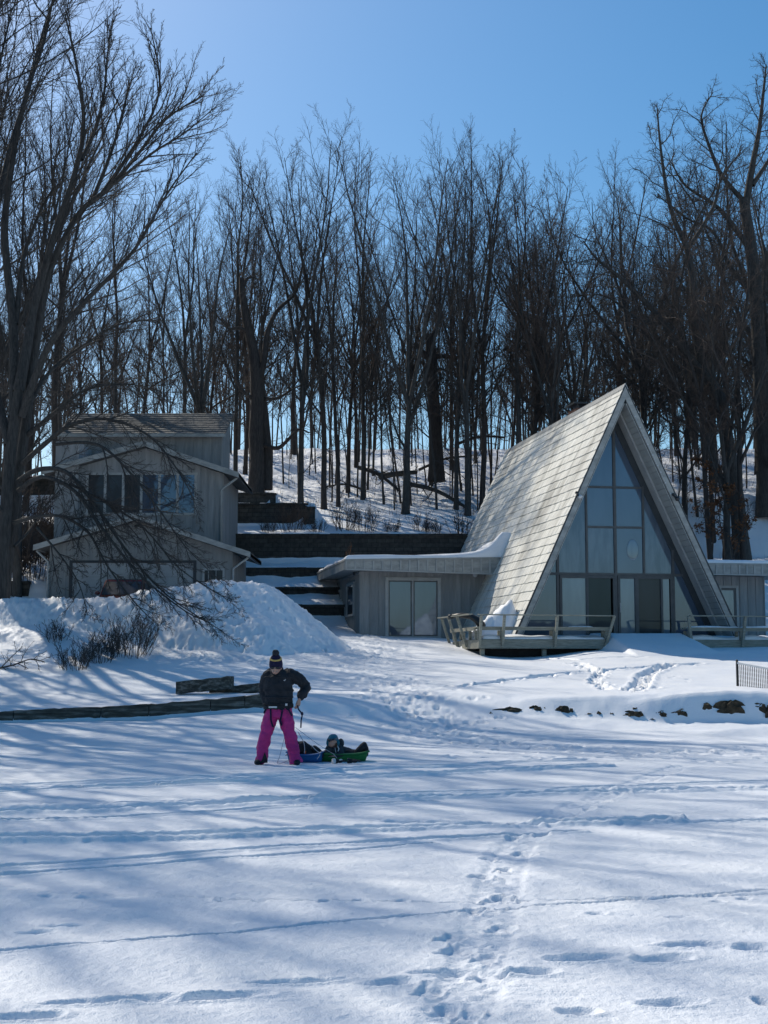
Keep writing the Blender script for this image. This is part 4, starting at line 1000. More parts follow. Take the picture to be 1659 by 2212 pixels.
block_wall('high dark block wall left of the tall house, topped by a sunlit snow line', [(-32, 67.6), (-12.3, 67.6)], 10.42, 8.6)
block_wall('mid-height block wall left of the tall house below a snow shelf', [(-32, 63.75), (-13.2, 63.75)], 7.75, 6.2)
block_wall('low block wall at the left edge beside the garage corner', [(-30, 56.75), (-14.2, 56.75)], 4.82, 3.7)

# ------------------------------------------------------------------ bare winter trees
def unit(v):
    l = math.sqrt(v[0] ** 2 + v[1] ** 2 + v[2] ** 2) or 1e-9
    return (v[0] / l, v[1] / l, v[2] / l)
def swing(d, ang, az):
    ref = (0, 0, 1) if abs(d[2]) < .9 else (1, 0, 0)
    a = unit((d[1] * ref[2] - d[2] * ref[1], d[2] * ref[0] - d[0] * ref[2], d[0] * ref[1] - d[1] * ref[0]))
    b = (d[1] * a[2] - d[2] * a[1], d[2] * a[0] - d[0] * a[2], d[0] * a[1] - d[1] * a[0])
    c, s_ = math.cos(ang), math.sin(ang); ca, sa = math.cos(az), math.sin(az)
    return tuple(d[i] * c + (a[i] * ca + b[i] * sa) * s_ for i in range(3))
SEG = [9, 8, 6, 5, 4]; SIDES = [9, 6, 4, 3, 3]
class Tree:
    def __init__(s, seed): s.rng = random.Random(seed); s.lines = [[], [], [], [], []]
    def limb(s, p, d, L_, r0, r1, lvl, jit, up, nseg=None):
        rng = s.rng; n = nseg or SEG[lvl]; pts = [p]; rad = [r0]; ds = [d]
        for i in range(n):
            d = unit((d[0] + rng.gauss(0, jit), d[1] + rng.gauss(0, jit), d[2] + rng.gauss(0, jit) + up))
            st = L_ / n; p = (p[0] + d[0] * st, p[1] + d[1] * st, p[2] + d[2] * st)
            pts.append(p); rad.append(r0 + (r1 - r0) * ((i + 1) / n) ** .9); ds.append(d)
        s.lines[lvl].append((pts, rad)); return pts, rad, ds
    def fan(s, pts, rad, ds, lvl, n, t0, L0, ang, cfg, shape=.55):
        """children of level lvl along a limb"""
        rng = s.rng; az = rng.uniform(0, 6.28); m = len(pts) - 1
        for j in range(n):
            t = min(.999, t0 + (1 - t0) * (j + rng.uniform(.1, .9)) / n); i = int(t * m); f = t * m - i
            p = tuple(pts[i][k] * (1 - f) + pts[i + 1][k] * f for k in range(3)); r = rad[i] * (1 - f) + rad[i + 1] * f
            az += 2.4 + rng.uniform(-.5, .5)
            L_ = L0 * (1 - shape * (t - t0) / (1 - t0)) * rng.uniform(.6, 1.25)
            cr = max(min(r * .75, cfg['r'][lvl] * (L_ / max(L0, .01)) ** .5 * rng.uniform(.8, 1.1)), .0045)
            d = swing(ds[i + 1], ang * rng.uniform(.7, 1.3), az)
            s.grow(p, d, L_, cr, lvl, cfg)
    def grow(s, p, d, L_, r, lvl, cfg):
        last = lvl >= cfg['max']
        q = s.limb(p, d, L_, r, max(r * (.45 if last else .35), .004), lvl, cfg['jit'][lvl], cfg['up'][lvl])
        if not last: s.fan(*q, lvl + 1, cfg['n'][lvl + 1], cfg['t0'][lvl + 1], L_ * cfg['len'][lvl + 1], cfg['ang'][lvl + 1], cfg)
    def path(s, pts, r0, r1, cfg=None, lvl=1, n=None, L0=None, t0=.2, ang=None, base=True, nseg=4):
        """a surveyed limb; smooth through the points, then let it branch"""
        P = [Vector(p) for p in pts]; out = []
        for i in range(len(P) - 1):
            a, b, c, d = P[max(i - 1, 0)], P[i], P[i + 1], P[min(i + 2, len(P) - 1)]
            for k in range(nseg):
                t = k / nseg
                out.append(tuple(.5 * ((2 * b) + (c - a) * t + (2 * a - 5 * b + 4 * c - d) * t * t + (3 * b - a - 3 * c + d) * t ** 3)))
        out.append(tuple(P[-1])); m = len(out) - 1
        rad = [r0 + (r1 - r0) * (i / m) ** .85 for i in range(m + 1)]
        ds = [unit(tuple(out[min(i + 1, m)][k] - out[max(i - 1, 0)][k] for k in range(3))) for i in range(m + 1)]
        s.lines[min(lvl, 1) if base else lvl].append((out, rad))
        if cfg: s.fan(out, rad, ds, lvl + 1, n, t0, L0, ang if ang is not None else cfg['ang'][lvl + 1], cfg)
        return out, rad, ds
    def mesh(s, lvls, name, material):
        vs, fs, base = [], [], 0
        groups = {}
        for l in lvls:
            for pts, rad in s.lines[l]: groups.setdefault((len(pts), SIDES[l]), []).append((pts, rad))
        V, Q = [], []
        for (k, n), items in groups.items():
            P = np.array([a for a, _ in items], float); Rr = np.array([b for _, b in items], float)
            T = np.gradient(P, axis=1); T /= np.linalg.norm(T, axis=2, keepdims=True) + 1e-9
            mean = np.abs(P[:, -1] - P[:, 0]); ref = np.eye(3)[np.argmin(mean, 1)][:, None, :]
            A = np.cross(T, ref); A /= np.linalg.norm(A, axis=2, keepdims=True) + 1e-9; B = np.cross(T, A)
            an = np.arange(n) * 2 * np.pi / n
            ring = P[:, :, None, :] + Rr[:, :, None, None] * (np.cos(an)[None, None, :, None] * A[:, :, None, :] + np.sin(an)[None, None, :, None] * B[:, :, None, :])
            N_ = len(items); V.append(ring.reshape(-1, 3))
            idx = base + np.arange(N_ * k * n).reshape(N_, k, n); nx = np.roll(idx, -1, 2)
            Q.append(np.stack([idx[:, :-1], idx[:, 1:], nx[:, 1:], nx[:, :-1]], -1).reshape(-1, 4)); base += N_ * k * n
        co = np.concatenate(V).astype(np.float32); q = np.concatenate(Q).astype(np.int32)
        me = bpy.data.meshes.new(name)
        me.vertices.add(len(co)); me.vertices.foreach_set('co', co.ravel())
        me.loops.add(q.size); me.loops.foreach_set('vertex_index', q.ravel())
        me.polygons.add(len(q)); me.polygons.foreach_set('loop_start', np.arange(0, q.size, 4, dtype=np.int32))
        me.polygons.foreach_set('loop_total', np.full(len(q), 4, dtype=np.int32)); me.polygons.foreach_set('use_smooth', np.ones(len(q), bool))
        me.materials.append(material); me.update(); return me

MAPLE = dict(max=4, n=[0, 0, 10, 9, 8], t0=[0, 0, .12, .12, .15], len=[0, 0, .40, .42, .46], ang=[0, .5, .55, .6, .6], jit=[.02, .07, .10, .12, .14], up=[.02, .05, .07, .06, .04], r=[.2, .075, .032, .0135, .0078])
OAK = dict(max=4, n=[0, 0, 10, 9, 8], t0=[0, 0, .15, .1, .12], len=[0, 0, .45, .45, .45], ang=[0, .7, .8, .85, .8], jit=[.03, .16, .2, .22, .22], up=[.01, .03, .03, .03, .02], r=[.25, .10, .040, .017, .009])
SAP = dict(max=3, n=[0, 9, 7, 6, 0], t0=[0, .3, .15, .15, 0], len=[0, .28, .42, .45, 0], ang=[0, .6, .6, .6, 0], jit=[.03, .09, .12, .14, 0], up=[.01, .05, .05, .03, 0], r=[.06, .022, .011, .007, 0])
def trunk_flare(t, p, r, h=.8):
    t.lines[0].append(([(p[0], p[1], p[2] - .6), (p[0], p[1], p[2] - .1), (p[0], p[1], p[2] + .25), (p[0], p[1], p[2] + h)], [r * 1.45, r * 1.32, r * 1.12, r * .98]))
def forest_tree(seed, H, r, fork=.42, leaders=3, cfg=MAPLE, lean=0.0, spread=.26, low=4):
    r *= .76
    t = Tree(seed); rng = t.rng
    d = unit((lean + rng.gauss(0, .02), rng.gauss(0, .03), 1))
    trunk_flare(t, (0, 0, 0), r)
    pts, rad, ds = t.limb((0, 0, 0), d, H * fork, r, r * .68, 0, .022, .02, 10)
    az = rng.uniform(0, 6.28)
    for k in range(leaders):
        az += 6.28 / leaders + rng.uniform(-.5, .5)
        i = len(pts) - 1 if k < 2 else len(pts) - 1 - rng.randint(0, 2)
        L_ = (H - pts[i][2]) * rng.uniform(.85, 1.02)
        q = t.limb(pts[i], swing(ds[i], spread * rng.uniform(.5, 1.25), az), L_, r * .62 if k else r * .66, .018, 1, cfg['jit'][1] * .55, .035, 11)
        t.fan(*q, 2, cfg['n'][2] + 3, .12, L_ * .42, cfg['ang'][2], cfg)
    t.fan(pts, rad, ds, 1, low, .55, H * .26, .75, cfg)
    t.fan(pts, rad, ds, 2, 5, .25, H * .12, .95, dict(cfg, up=[0, 0, .0, 0, 0]))
    return t
def sapling(seed, H, r, lean=0.0):
    t = Tree(seed); d = unit((lean, t.rng.gauss(0, .03), 1))
    pts, rad, ds = t.limb((0, 0, -.2), d, H, r, .008, 0, .03, .02, 12)
    t.fan(pts, rad, ds, 1, 14, .25, H * .22, .55, SAP); return t
def tree_thing(t, name, label, loc, bark='bark', twig='twig', group=None, rz=0.0, sc=1.0):
    o = thing(name, label, 'tree', loc, rz, group); o.scale = (sc, sc, sc)
    put('trunk', t.mesh([0, 1] if t.lines[1] else [0], 'trunk', M[bark]), o)
    lv = [l for l in (2, 3, 4) if t.lines[l]]
    if lv: put('crown', t.mesh(lv, 'crown', M[twig]), o)
    return o
def on_snow(px, py, y0=60.): p = sight(px, py, y0); return p
def replant(src, loc, rz, sc, label, group=None, name=None):
    c = copy_tree(src); c.location = loc; c.rotation_euler = (0, 0, rz); c.scale = (sc, sc, sc * 1.0)
    c['label'] = label
    if group: c['group'] = group
    elif 'group' in c: del c['group']
    return c

# prototypes (each is planted as itself at its first place below)
PROTO = {}
def proto(key):
    if key not in PROTO:
        mk = {'A': lambda: forest_tree(11, 21, .24, .34, 3), 'B': lambda: forest_tree(12, 21, .23, .45, 3, low=6), 'C': lambda: forest_tree(13, 22, .20, .52, 2, low=5), 'D': lambda: forest_tree(14, 20, .19, .40, 4, spread=.34),
              'E': lambda: forest_tree(15, 19, .17, .5, 2, spread=.2, low=5), 'F': lambda: forest_tree(16, 21, .30, .30, 4, spread=.36, low=3),
              'G': lambda: forest_tree(17, 18, .13, .55, 2, spread=.18, low=8), 'H': lambda: forest_tree(18, 17, .11, .5, 2, lean=.07, spread=.2, low=9), 'O': lambda: forest_tree(21, 22, .30, .38, 4, OAK, spread=.42, low=6), 'P': lambda: forest_tree(22, 21, .26, .45, 3, OAK, .10, spread=.4, low=6), 'Q': lambda: forest_tree(23, 20, .22, .5, 3, OAK, -.12, spread=.35, low=5)}[key]
        PROTO[key] = (mk(), {'O': 'bark', 'P': 'bark', 'Q': 'bark_brown', 'B': 'bark_brown', 'E': 'bark_brown'}.get(key, 'bark'), 'twig_red' if key in 'CEDQ' else 'twig')
        t, b, w = PROTO[key]; PROTO[key] = [t.mesh([0, 1], 'trunk', M[b]), t.mesh([2, 3, 4], 'crown', M[w])]
    return PROTO[key]
def plant(key, loc, rz, sc, label, group=None, scz=1.0):
    a, b = proto(key); sc *= .92
    o = thing('bare_tree', label, 'tree', loc, rz, group); o.scale = (sc, sc, sc * scz)
    put('trunk', a, o); put('crown', b, o); return o
SP = {}
def plant_sapling(k, loc, rz, sc, label, group):
    if k not in SP: SP[k] = sapling(60 + k, 11 + k, .05 + .006 * k, [.0, .06, -.08, .03, -.02][k]).mesh([0, 1, 2, 3], 'sapling', M['twig'] if k % 2 else M['twig_red'])
    o = put('sapling', SP[k], None); o.location = loc; o.rotation_euler = (0, 0, rz); o.scale = (sc, sc, sc)
    return tag(o, label, 'sapling', group)

# trees one can point to: kind, survey px of the base, y distance, turn, size
named = [
    ('C', 510, 74.0, 0.4, .95, 1.0, 'slim dark trunk leaning left directly beside the hollow tree'),
    ('A', 650, 73.0, 2.1, 1.02, 1.0, 'tall straight dark tree with forked crown, standing right of the hollow tree'),
    ('B', 700, 73.4, 1.2, 1.0, 1.0, 'thick straight tree with brownish bark, next right of the tall forked tree'),
    ('E', 731, 74.2, 3.0, 1.0, 1.0, 'thin brown trunk standing close to the thick brown-barked tree'),
    ('C', 784, 76.5, 4.4, .95, 1.0, 'narrow dark trunk among the fallen branches at mid slope'),
    ('F', 876, 71.8, 5.2, .98, 1.0, 'big many-limbed tree at the forest edge behind the left wing roof'),
    ('D', 985, 74.0, 0.3, 1.0, 1.0, 'dark tree between the broken giant and the A-frame roof'),
    ('A', 1010, 72.0, 5.0, 1.0, 1.0, 'stout tree just left of the rear edge of the A-frame roof'),
    ('B', 1040, 73.5, 2.6, 1.0, 1.0, 'brown trunk partly hidden behind the rear edge of the shake roof'),
    ('C', 1120, 73.0, .9, 1.05, 1.0, 'left one of a close pair of tall trunks behind the A-frame ridge'),
    ('B', 1146, 73.5, 3.9, 1.05, 1.0, 'right one of a close pair of tall trunks behind the A-frame ridge'),
    ('D', 1200, 71.0, 1.7, 1.06, 1.0, 'tall tree rising directly behind the brick chimney with forking crown'),
    ('E', 1240, 73.5, 2.2, 1.0, 1.0, 'slender brown tree right of the chimney behind the ridge'),
    ('P', 1300, 75.0, 3.4, .98, 1.0, 'crooked tree just left of the roof peak'),
    ('O', 1400, 77.0, 2.0, 1.05, 1.0, 'broad dark oak behind the peak of the A-frame'),
    ('B', 1479, 74.0, 4.6, .95, 1.0, 'straight trunk behind the right slope of the A-frame'),
    ('Q', 1532, 70.5, .2, 1.0, 1.0, 'left-leaning brown trunk behind the right wing roof'),
    ('F', 1570, 70.3, 1.0, 1.0, 1.0, 'thickest trunk behind the right wing roof, among brown leaves'),
    ('Q', 1601, 70.8, .6, 1.05, 1.0, 'left-leaning trunk right of the thickest one behind the right wing'),
    ('O', 1655, 80.0, 4.0, 1.12, 1.0, 'large spreading oak on the slope at the right edge'),
    ('F', 440, 70.0, 3.1, .82, 1.0, 'sturdy tree rising right above the shingled roof of the tall house'),
    ('C', 396, 73.0, 2.2, .85, 1.0, 'slim tree behind the middle of the tall house roof'),
    ('E', 300, 74.0, 1.1, .85, 1.0, 'slim brownish tree behind the left half of the tall house roof'),
    ('C', 246, 76.0, 4.1, .85, 1.0, 'right one of two thin straight trunks above the left roof end'),
    ('E', 222, 76.5, 5.1, .85, 1.0, 'left one of two thin straight trunks above the left roof end'),
    ('B', 58, 66.6, 2.9, 1.0, 1.0, 'thick brown trunk standing behind the big leaning tree at left'),
]
for key, px, Y, rz, sc, scz, lab in named:
    x = at(px, 1000, Y)[0]; plant(key, (x, Y, gz(x, Y) - .1), rz, sc, lab, scz=scz)
# the wood: further trees up the slope, one by one
rs = random.Random(77); placed = [(at(n[1], 1000, n[2])[0], n[2]) for n in named]
groups = [('bare tree standing in the crowded wood on the upper slope', 'trees of the upper wood'), ('bare tree in the wood behind the A-frame, one of many alike', 'trees of the wood behind the A-frame')]
cnt = 0; tries = 0
while cnt < 86 and tries < 6000:
    tries += 1
    Y = rs.uniform(75, 128); s_ = rs.uniform(-.33, .33); x = s_ * Y
    if Y < 79 and x < 6 and x > -6: continue
    if x < -10 and Y < 86: continue
    if any((x - a) ** 2 + (y_ - Y) ** 2 < (2.1 + (Y - 75) * .01) ** 2 for a, y_ in placed): continue
    dens = .62 if s_ > .08 else (.55 if s_ > -.11 else .5)
    if rs.random() > dens: continue
    placed.append((x, Y)); key = rs.choice('OPQABCDE' if s_ > .13 else 'ABCDEACE')
    hs = (.92 if s_ < -.12 else 1.0) * rs.uniform(.74, 1.06) * (1.06 if s_ > .2 else 1)
    if Y > 100: hs *= .92
    right = s_ > .10
    plant(key, (x, Y, gz(x, Y) - .1), rs.uniform(0, 6.28), hs, groups[1][0] if right else groups[0][0], groups[1][1] if right else groups[0][1]); cnt += 1
k = 0
while k < 48:          # slender pole trees between the larger ones
    Y = rs.uniform(74, 116); s_ = rs.uniform(-.28, .32); x = s_ * Y
    if (x < -9 and Y < 84) or any((x - a) ** 2 + (y_ - Y) ** 2 < .7 for a, y_ in placed): continue
    placed.append((x, Y)); plant(rs.choice('GH'), (x, Y, gz(x, Y) - .1), rs.uniform(0, 6.28), rs.uniform(.72, 1.08), 'slender pole-like tree filling the wood between thicker trunks', 'slender trees in the wood'); k += 1
k = 0
while k < 270:
    Y = rs.uniform(72, 112); s_ = rs.uniform(-.30, .33); x = s_ * Y
    if (x < -9 and Y < 80) or (x > -9 and x < -3 and Y < 75): continue
    if s_ < .05 and rs.random() < .35: continue
    plant_sapling(rs.randint(0, 4), (x, Y, gz(x, Y) - .1), rs.uniform(0, 6.28), rs.uniform(.45, 1.15), 'thin leafless sapling growing among the trunks on the snowy slope', 'saplings in the wood'); k += 1

# hollow old tree with a broken top
t = Tree(201); p = at(553, 1052, 72.4); x0, y0 = p[0], 72.4; z0 = gz(x0, y0)
def W(px, py, dy=0.0): q = at(px, py, y0 + dy); return (q[0] - x0, dy, q[2] - z0)
t.lines[0].append(([W(552, 1075), W(553, 1052), W(556, 1000), W(553, 940), W(556, 880), W(553, 800)], [.55, .44, .38, .39, .36, .31]))
t.lines[0].append(([W(575, 1058, .5), W(577, 1000, .5), W(574, 950, .5), W(570, 900, .4), W(562, 830, .1), W(556, 790)], [.34, .30, .28, .26, .24, .2]))
t.path([W(553, 805), W(545, 750), W(532, 690), W(525, 640), W(522, 600)], .33, .14, MAPLE, 1, 5, 1.6, .4)
t.path([W(524, 625), W(532, 604, .2), W(545, 598, .3), W(556, 603, .3)], .12, .03, MAPLE, 1, 4, .8, .3)
t.path([W(540, 722), W(515, 708, -.3), W(490, 716, -.5)], .14, .05, MAPLE, 1, 4, 1.4, .3)
t.path([W(556, 830), W(570, 780), W(577, 720, .3), W(600, 670, .5), W(640, 630, 1), W(655, 560, 1.3)], .22, .04, MAPLE, 1, 12, 3.4, .3)
t.path([W(556, 868), W(520, 840, -.3), W(505, 800, -.5), W(497, 760, -.5)], .12, .03, MAPLE, 1, 6, 2, .3)
t.path([W(570, 962), W(600, 968, -.4), W(622, 950, -.7), W(645, 928, -1), (W(668, 935, -1.2))], .14, .04, MAPLE, 1, 6, 1.8, .3)
t.path([W(572, 862), W(600, 860, .3), W(630, 842, .4), W(650, 832, .4)], .11, .03, MAPLE, 1, 6, 1.6, .3)
tree_thing(t, 'hollow_tree', 'huge old hollow trunk with broken top and few stubby limbs right of the tall house', (x0, y0, z0), 'bark_brown', 'twig')
# broken giant
p = at(943, 1015, 78); x0, y0 = p[0], 78; z0 = gz(x0, y0); t = Tree(202)
t.lines[0].append(([W(943, 1040), W(943, 1000), W(941, 930), W(936, 850), W(932, 780), W(929, 722)], [.52, .42, .36, .33, .32, .29]))
t.path([W(934, 790), W(918, 765, -.2), W(906, 752, -.4), W(902, 744, -.5)], .2, .06, MAPLE, 1, 3, 1.2, .4)
t.path([W(938, 770), W(965, 770, .3), W(995, 772, .4), W(1020, 765, .5)], .17, .05, MAPLE, 1, 8, 2.2, .3)
t.path([W(940, 800), W(955, 798, .2), W(972, 804, .2)], .13, .04, MAPLE, 1, 4, 1, .3)
t.path([W(930, 735), W(945, 700, .3), W(950, 640, .6), W(955, 560, .8)], .18, .04, MAPLE, 1, 10, 2.6, .3)
tree_thing(t, 'broken_tree', 'massive broken-topped trunk with side stubs in the middle of the wood', (x0, y0, z0), 'bark_brown', 'twig')
# big leaning tree at the left edge, limbs surveyed, drooping boughs in front of the garage
x0, y0 = at(8, 1290, 47.5)[0], 47.0; z0 = gz(x0, y0) - .2; t = Tree(203)
BIG = dict(MAPLE, n=[0, 0, 9, 8, 7], ang=[0, .5, .42, .5, .55], up=[.02, .05, .05, .05, .04], r=[.2, .08, .030, .013, .0085])
DROOP = dict(MAPLE, n=[0, 0, 11, 10, 8], ang=[0, .5, .5, .55, .6], up=[0, -.01, -.015, -.005, .02], r=[.2, .07, .026, .012, .008], jit=[.02, .07, .09, .10, .12])
t.lines[0].append(([W(-8, 1330), W(0, 1270), W(6, 1200), W(14, 1080), W(24, 960), W(34, 880), W(44, 820)], [.33, .27, .22, .20, .18, .17, .155]))
t.lines[0].append(([W(2, 1310, .6), W(10, 1240, .6), W(24, 1120, .7), W(44, 1000, .8), W(58, 900, .8), W(66, 820, .7)], [.30, .24, .20, .17, .16, .15]))
t.path([W(40, 845), W(60, 740, .3), W(76, 654, .5), W(122, 493, .2), W(160, 380), W(181, 270, -.3), W(165, 140, -.4), W(140, 30, -.6)], 0.207, 0.024, BIG, 1, 29, 3.4, .3)
t.path([W(64, 830, .7), W(84, 700, .9), W(105, 590, .8), W(169, 464, .4), W(236, 405, 0), W(295, 337, -.5), W(358, 258, -1), W(440, 205, -1.3)], 0.178, 0.020, BIG, 1, 32, 3.4, .25)
t.path([W(46, 900), W(90, 780, -.6), W(126, 717, -1), W(177, 658, -1.3), W(261, 573, -1.6), W(304, 519, -1.8), W(360, 420, -2.2), W(425, 330, -2.5)], 0.148, 0.018, BIG, 1, 29, 3.0, .25)
t.path([W(176, 345), W(205, 280, .6), W(225, 200, 1), W(232, 120, 1.2), W(240, 60, 1.4)], 0.081, 0.016, BIG, 1, 18, 2.4, .15)
t.path([W(196, 440, .2), W(240, 330, .8), W(268, 230, 1.2), (W(290, 150, 1.5))], 0.081, 0.016, BIG, 1, 18, 2.6, .15)
t.path([W(215, 425, .1), W(300, 300, 0), W(345, 190, -.2), W(325, 60, -.4)], 0.081, 0.016, BIG, 1, 18, 2.6, .15)
t.path([W(250, 395, -.2), W(330, 330, -.8), W(395, 290, -1.4), W(460, 235, -1.8)], 0.067, 0.012, BIG, 1, 16, 2.2, .15)
t.path([W(30, 900), W(28, 700, .8), W(10, 500, 1.2), W(30, 330, 1.6), W(58, 200, 1.8), W(95, 90, 2), W(118, -20, 2)], 0.192, 0.024, BIG, 1, 29, 3.6, .3)
t.path([W(20, 960), W(-30, 760, 1), W(-60, 560, 1.6), W(-50, 360, 2), W(-10, 180, 2.3), W(25, 20, 2.4)], 0.178, 0.024, BIG, 1, 29, 3.4, .3)
t.path([W(34, 700, .8), W(50, 560, 1.4), W(90, 450, 1.8), W(120, 400, 2)], 0.104, 0.024, BIG, 1, 16, 2.4, .2)
t.path([W(60, 880, .8), W(110, 800, 1.5), W(190, 740, 2), W(260, 700, 2.4), W(330, 690, 2.6)], 0.096, 0.016, BIG, 1, 18, 2.6, .2)
t.path([W(60, 940, .8), W(120, 890, 0), W(190, 840, -.8), W(280, 830, -1.5), W(360, 850, -2)], 0.096, 0.014, DROOP, 1, 18, 2.4, .2)
t.path([W(50, 1000, .5), W(90, 965, -.6), W(150, 920, -1.3), W(230, 905, -2.0), W(320, 940, -2.6), W(380, 1010, -3.0), W(420, 1080, -3.2)], 0.104, 0.011, DROOP, 1, 24, 2.2, .2)
t.path([W(40, 1040), W(80, 1015, -.8), W(140, 1018, -1.8), (W(194, 1075, -2.6)), W(270, 1185, -3.4), W(360, 1285, -3.9), W(478, 1362, -4.3)], 0.104, 0.010, DROOP, 1, 27, 1.9, .25)
t.path([W(40, 1060), W(90, 1030, -1.2), W(160, 1060, -2.4), W(220, 1140, -3.3), W(300, 1240, -4.0), W(400, 1320, -4.5), W(455, 1345, -4.7)], 0.089, 0.009, DROOP, 1, 24, 1.8, .25)
t.path([W(30, 1130), W(70, 1118, -1), W(130, 1115, -2), W(190, 1150, -2.9), W(230, 1220, -3.6), W(290, 1300, -4.2), W(330, 1340, -4.5)], 0.081, 0.008, DROOP, 1, 21, 1.6, .25)
t.path([W(150, 1045, -2.1), W(220, 1080, -2.4), W(310, 1140, -2.6), W(390, 1230, -3), W(500, 1300, -3.2)], 0.052, 0.008, DROOP, 1, 21, 1.8, .2)
t.path([W(120, 960, -1), W(210, 960, -2.2), W(280, 1020, -3), W(350, 1110, -3.6), W(400, 1180, -4), W(480, 1260, -4.2)], 0.059, 0.008, DROOP, 1, 21, 1.9, .2)
t.path([W(80, 1140, -1.3), W(130, 1200, -2.2), W(170, 1260, -2.9), W(190, 1330, -3.3)], 0.044, 0.008, DROOP, 1, 12, 1.4, .2)
t.path([W(30, 1180), W(60, 1150, .6), W(100, 1090, 1.2), W(150, 1040, 1.8)], 0.059, 0.010, BIG, 1, 12, 1.5, .2)
t.path([W(20, 1120), W(-20, 1080, -.5), W(-50, 1060, -1), W(-90, 1070, -1.4)], 0.074, 0.010, DROOP, 1, 12, 1.5, .2)
tree_thing(t, 'leaning_tree', 'big leaning tree at the left edge whose long boughs droop across the garage', (x0, y0, z0), 'bark', 'twig')
# its neighbours on the left shore (mostly out of view; their shadows fall across the lake)
for key, x, y, rz, sc, lab in (('F', -16.5, 43, 1.0, 1.5, 'tall shoreline tree beyond the left edge, upper twigs just in view'), ('A', -19, 50, 2.0, 1.2, 'tree standing left of the garage, mostly outside the picture'),
                               ('D', -15.2, 31.5, 3.0, 1.5, 'shore tree left of the timber edging, outside the picture'), ('B', -19, 27, 1.5, 1.35, 'lone tree on the left lake shore, outside the picture'),
                               ('F', -17.5, 61.5, 1.9, 1.25, 'spreading tree left of the tall house, nearest its wall'), ('A', -19.5, 66, 4.4, 1.2, 'straight tree rising above the block walls at the left edge'), ('D', -22.5, 70, .3, 1.3, 'tall many-stemmed tree above the high block wall at the left edge'), ('F', -24, 62.5, 2.7, 1.35, 'broad tree left of the block walls, outside the picture'), ('B', -16.8, 72, 5.6, 1.15, 'brown tree above the high block wall, seen past the leaning trunk'), ('F', -24, 36, 4.2, 1.5, 'wide tree further left along the shore'), ('A', -19.5, 33.5, 2.2, 1.6, 'second shoreline tree beyond the left edge, outside the picture'), ('F', -18, 39, .7, 1.55, 'dense shoreline tree between the others, outside the picture'), ('D', -20, 46.5, 5.0, 1.7, 'very tall tree left of the leaning one, outside the picture'), ('F', -15.6, 51, 2.6, 1.6, 'very tall tree left of the garage drive, outside the picture'), ('A', -22.5, 54, 3.6, 1.65, 'tall tree behind the left shore, outside the picture'), ('A', -14.6, 56.5, .5, 1.15, 'tree behind the garage corner at the left edge')):
    plant(key, (x, y, gz(x, y) - .1), rz, sc, lab)
# oaks with surveyed boughs at the right
x0, y0 = at(1600, 1190, 72.5)[0], 72.5; z0 = gz(x0, y0); t = Tree(204)
t.lines[0].append(([W(1600, 1215), W(1598, 1150), W(1592, 1080), W(1572, 960), W(1555, 860), W(1520, 800), W(1502, 700)], [.6, .42, .38, .36, .34, .30, .27]))
t.path([W(1502, 705), W(1498, 620), W(1485, 540), W(1455, 470), W(1438, 400), W(1425, 300), W(1420, 235)], .25, .03, OAK, 1, 18, 3.2, .25)
t.path([W(1555, 850), W(1480, 760, -.6), W(1410, 670, -1), W(1340, 600, -1.4), W(1290, 560, -1.6), W(1260, 520, -1.8)], .24, .03, OAK, 1, 18, 3.0, .2)
t.path([W(1440, 700, -.8), W(1380, 690, -.4), W(1310, 640, 0), W(1250, 640, .3)], .12, .02, OAK, 1, 10, 2.4, .2)
t.path([W(1485, 540), W(1540, 450, .5), W(1560, 380, .8), W(1600, 330, 1)], .13, .02, OAK, 1, 12, 2.4, .2)
lo_ = tree_thing(t, 'forked_oak', 'crooked oak behind the right wing with a long bough reaching left over the roof', (x0, y0, z0), 'bark', 'twig')
x0, y0 = at(1650, 1100, 77)[0], 77; z0 = gz(x0, y0); t = Tree(205)
t.lines[0].append(([W(1655, 1120), W(1652, 1040), W(1645, 900), W(1640, 760), W(1632, 620), W(1620, 520), W(1606, 430)], [.62, .46, .42, .40, .37, .33, .28]))
t.path([W(1610, 450), W(1625, 360), W(1640, 280), W(1650, 190), W(1655, 140)], .24, .03, OAK, 1, 16, 3.2, .2)
t.path([W(1622, 540), W(1570, 470, -.5), W(1540, 440, -.8), W(1480, 400, -1.2), W(1450, 350, -1.4)], .2, .03, OAK, 1, 16, 3.0, .2)
t.path([W(1612, 440), W(1560, 380, .4), W(1530, 310, .8), W(1515, 250, 1), (W(1540, 200, 1))], .17, .025, OAK, 1, 16, 2.8, .2)
t.path([W(1630, 640), W(1580, 580, .6), W(1540, 500, 1), W(1480, 470, 1.3), W(1420, 420, 1.6)], .18, .025, OAK, 1, 16, 2.8, .2)
t.path([W(1625, 400), W(1670, 330, .4), W(1700, 260, .6)], .16, .025, OAK, 1, 12, 2.8, .2)
tree_thing(t, 'tall_oak', 'tallest oak at the right edge with wide dark boughs against the sky', (x0, y0, z0), 'bark', 'twig')

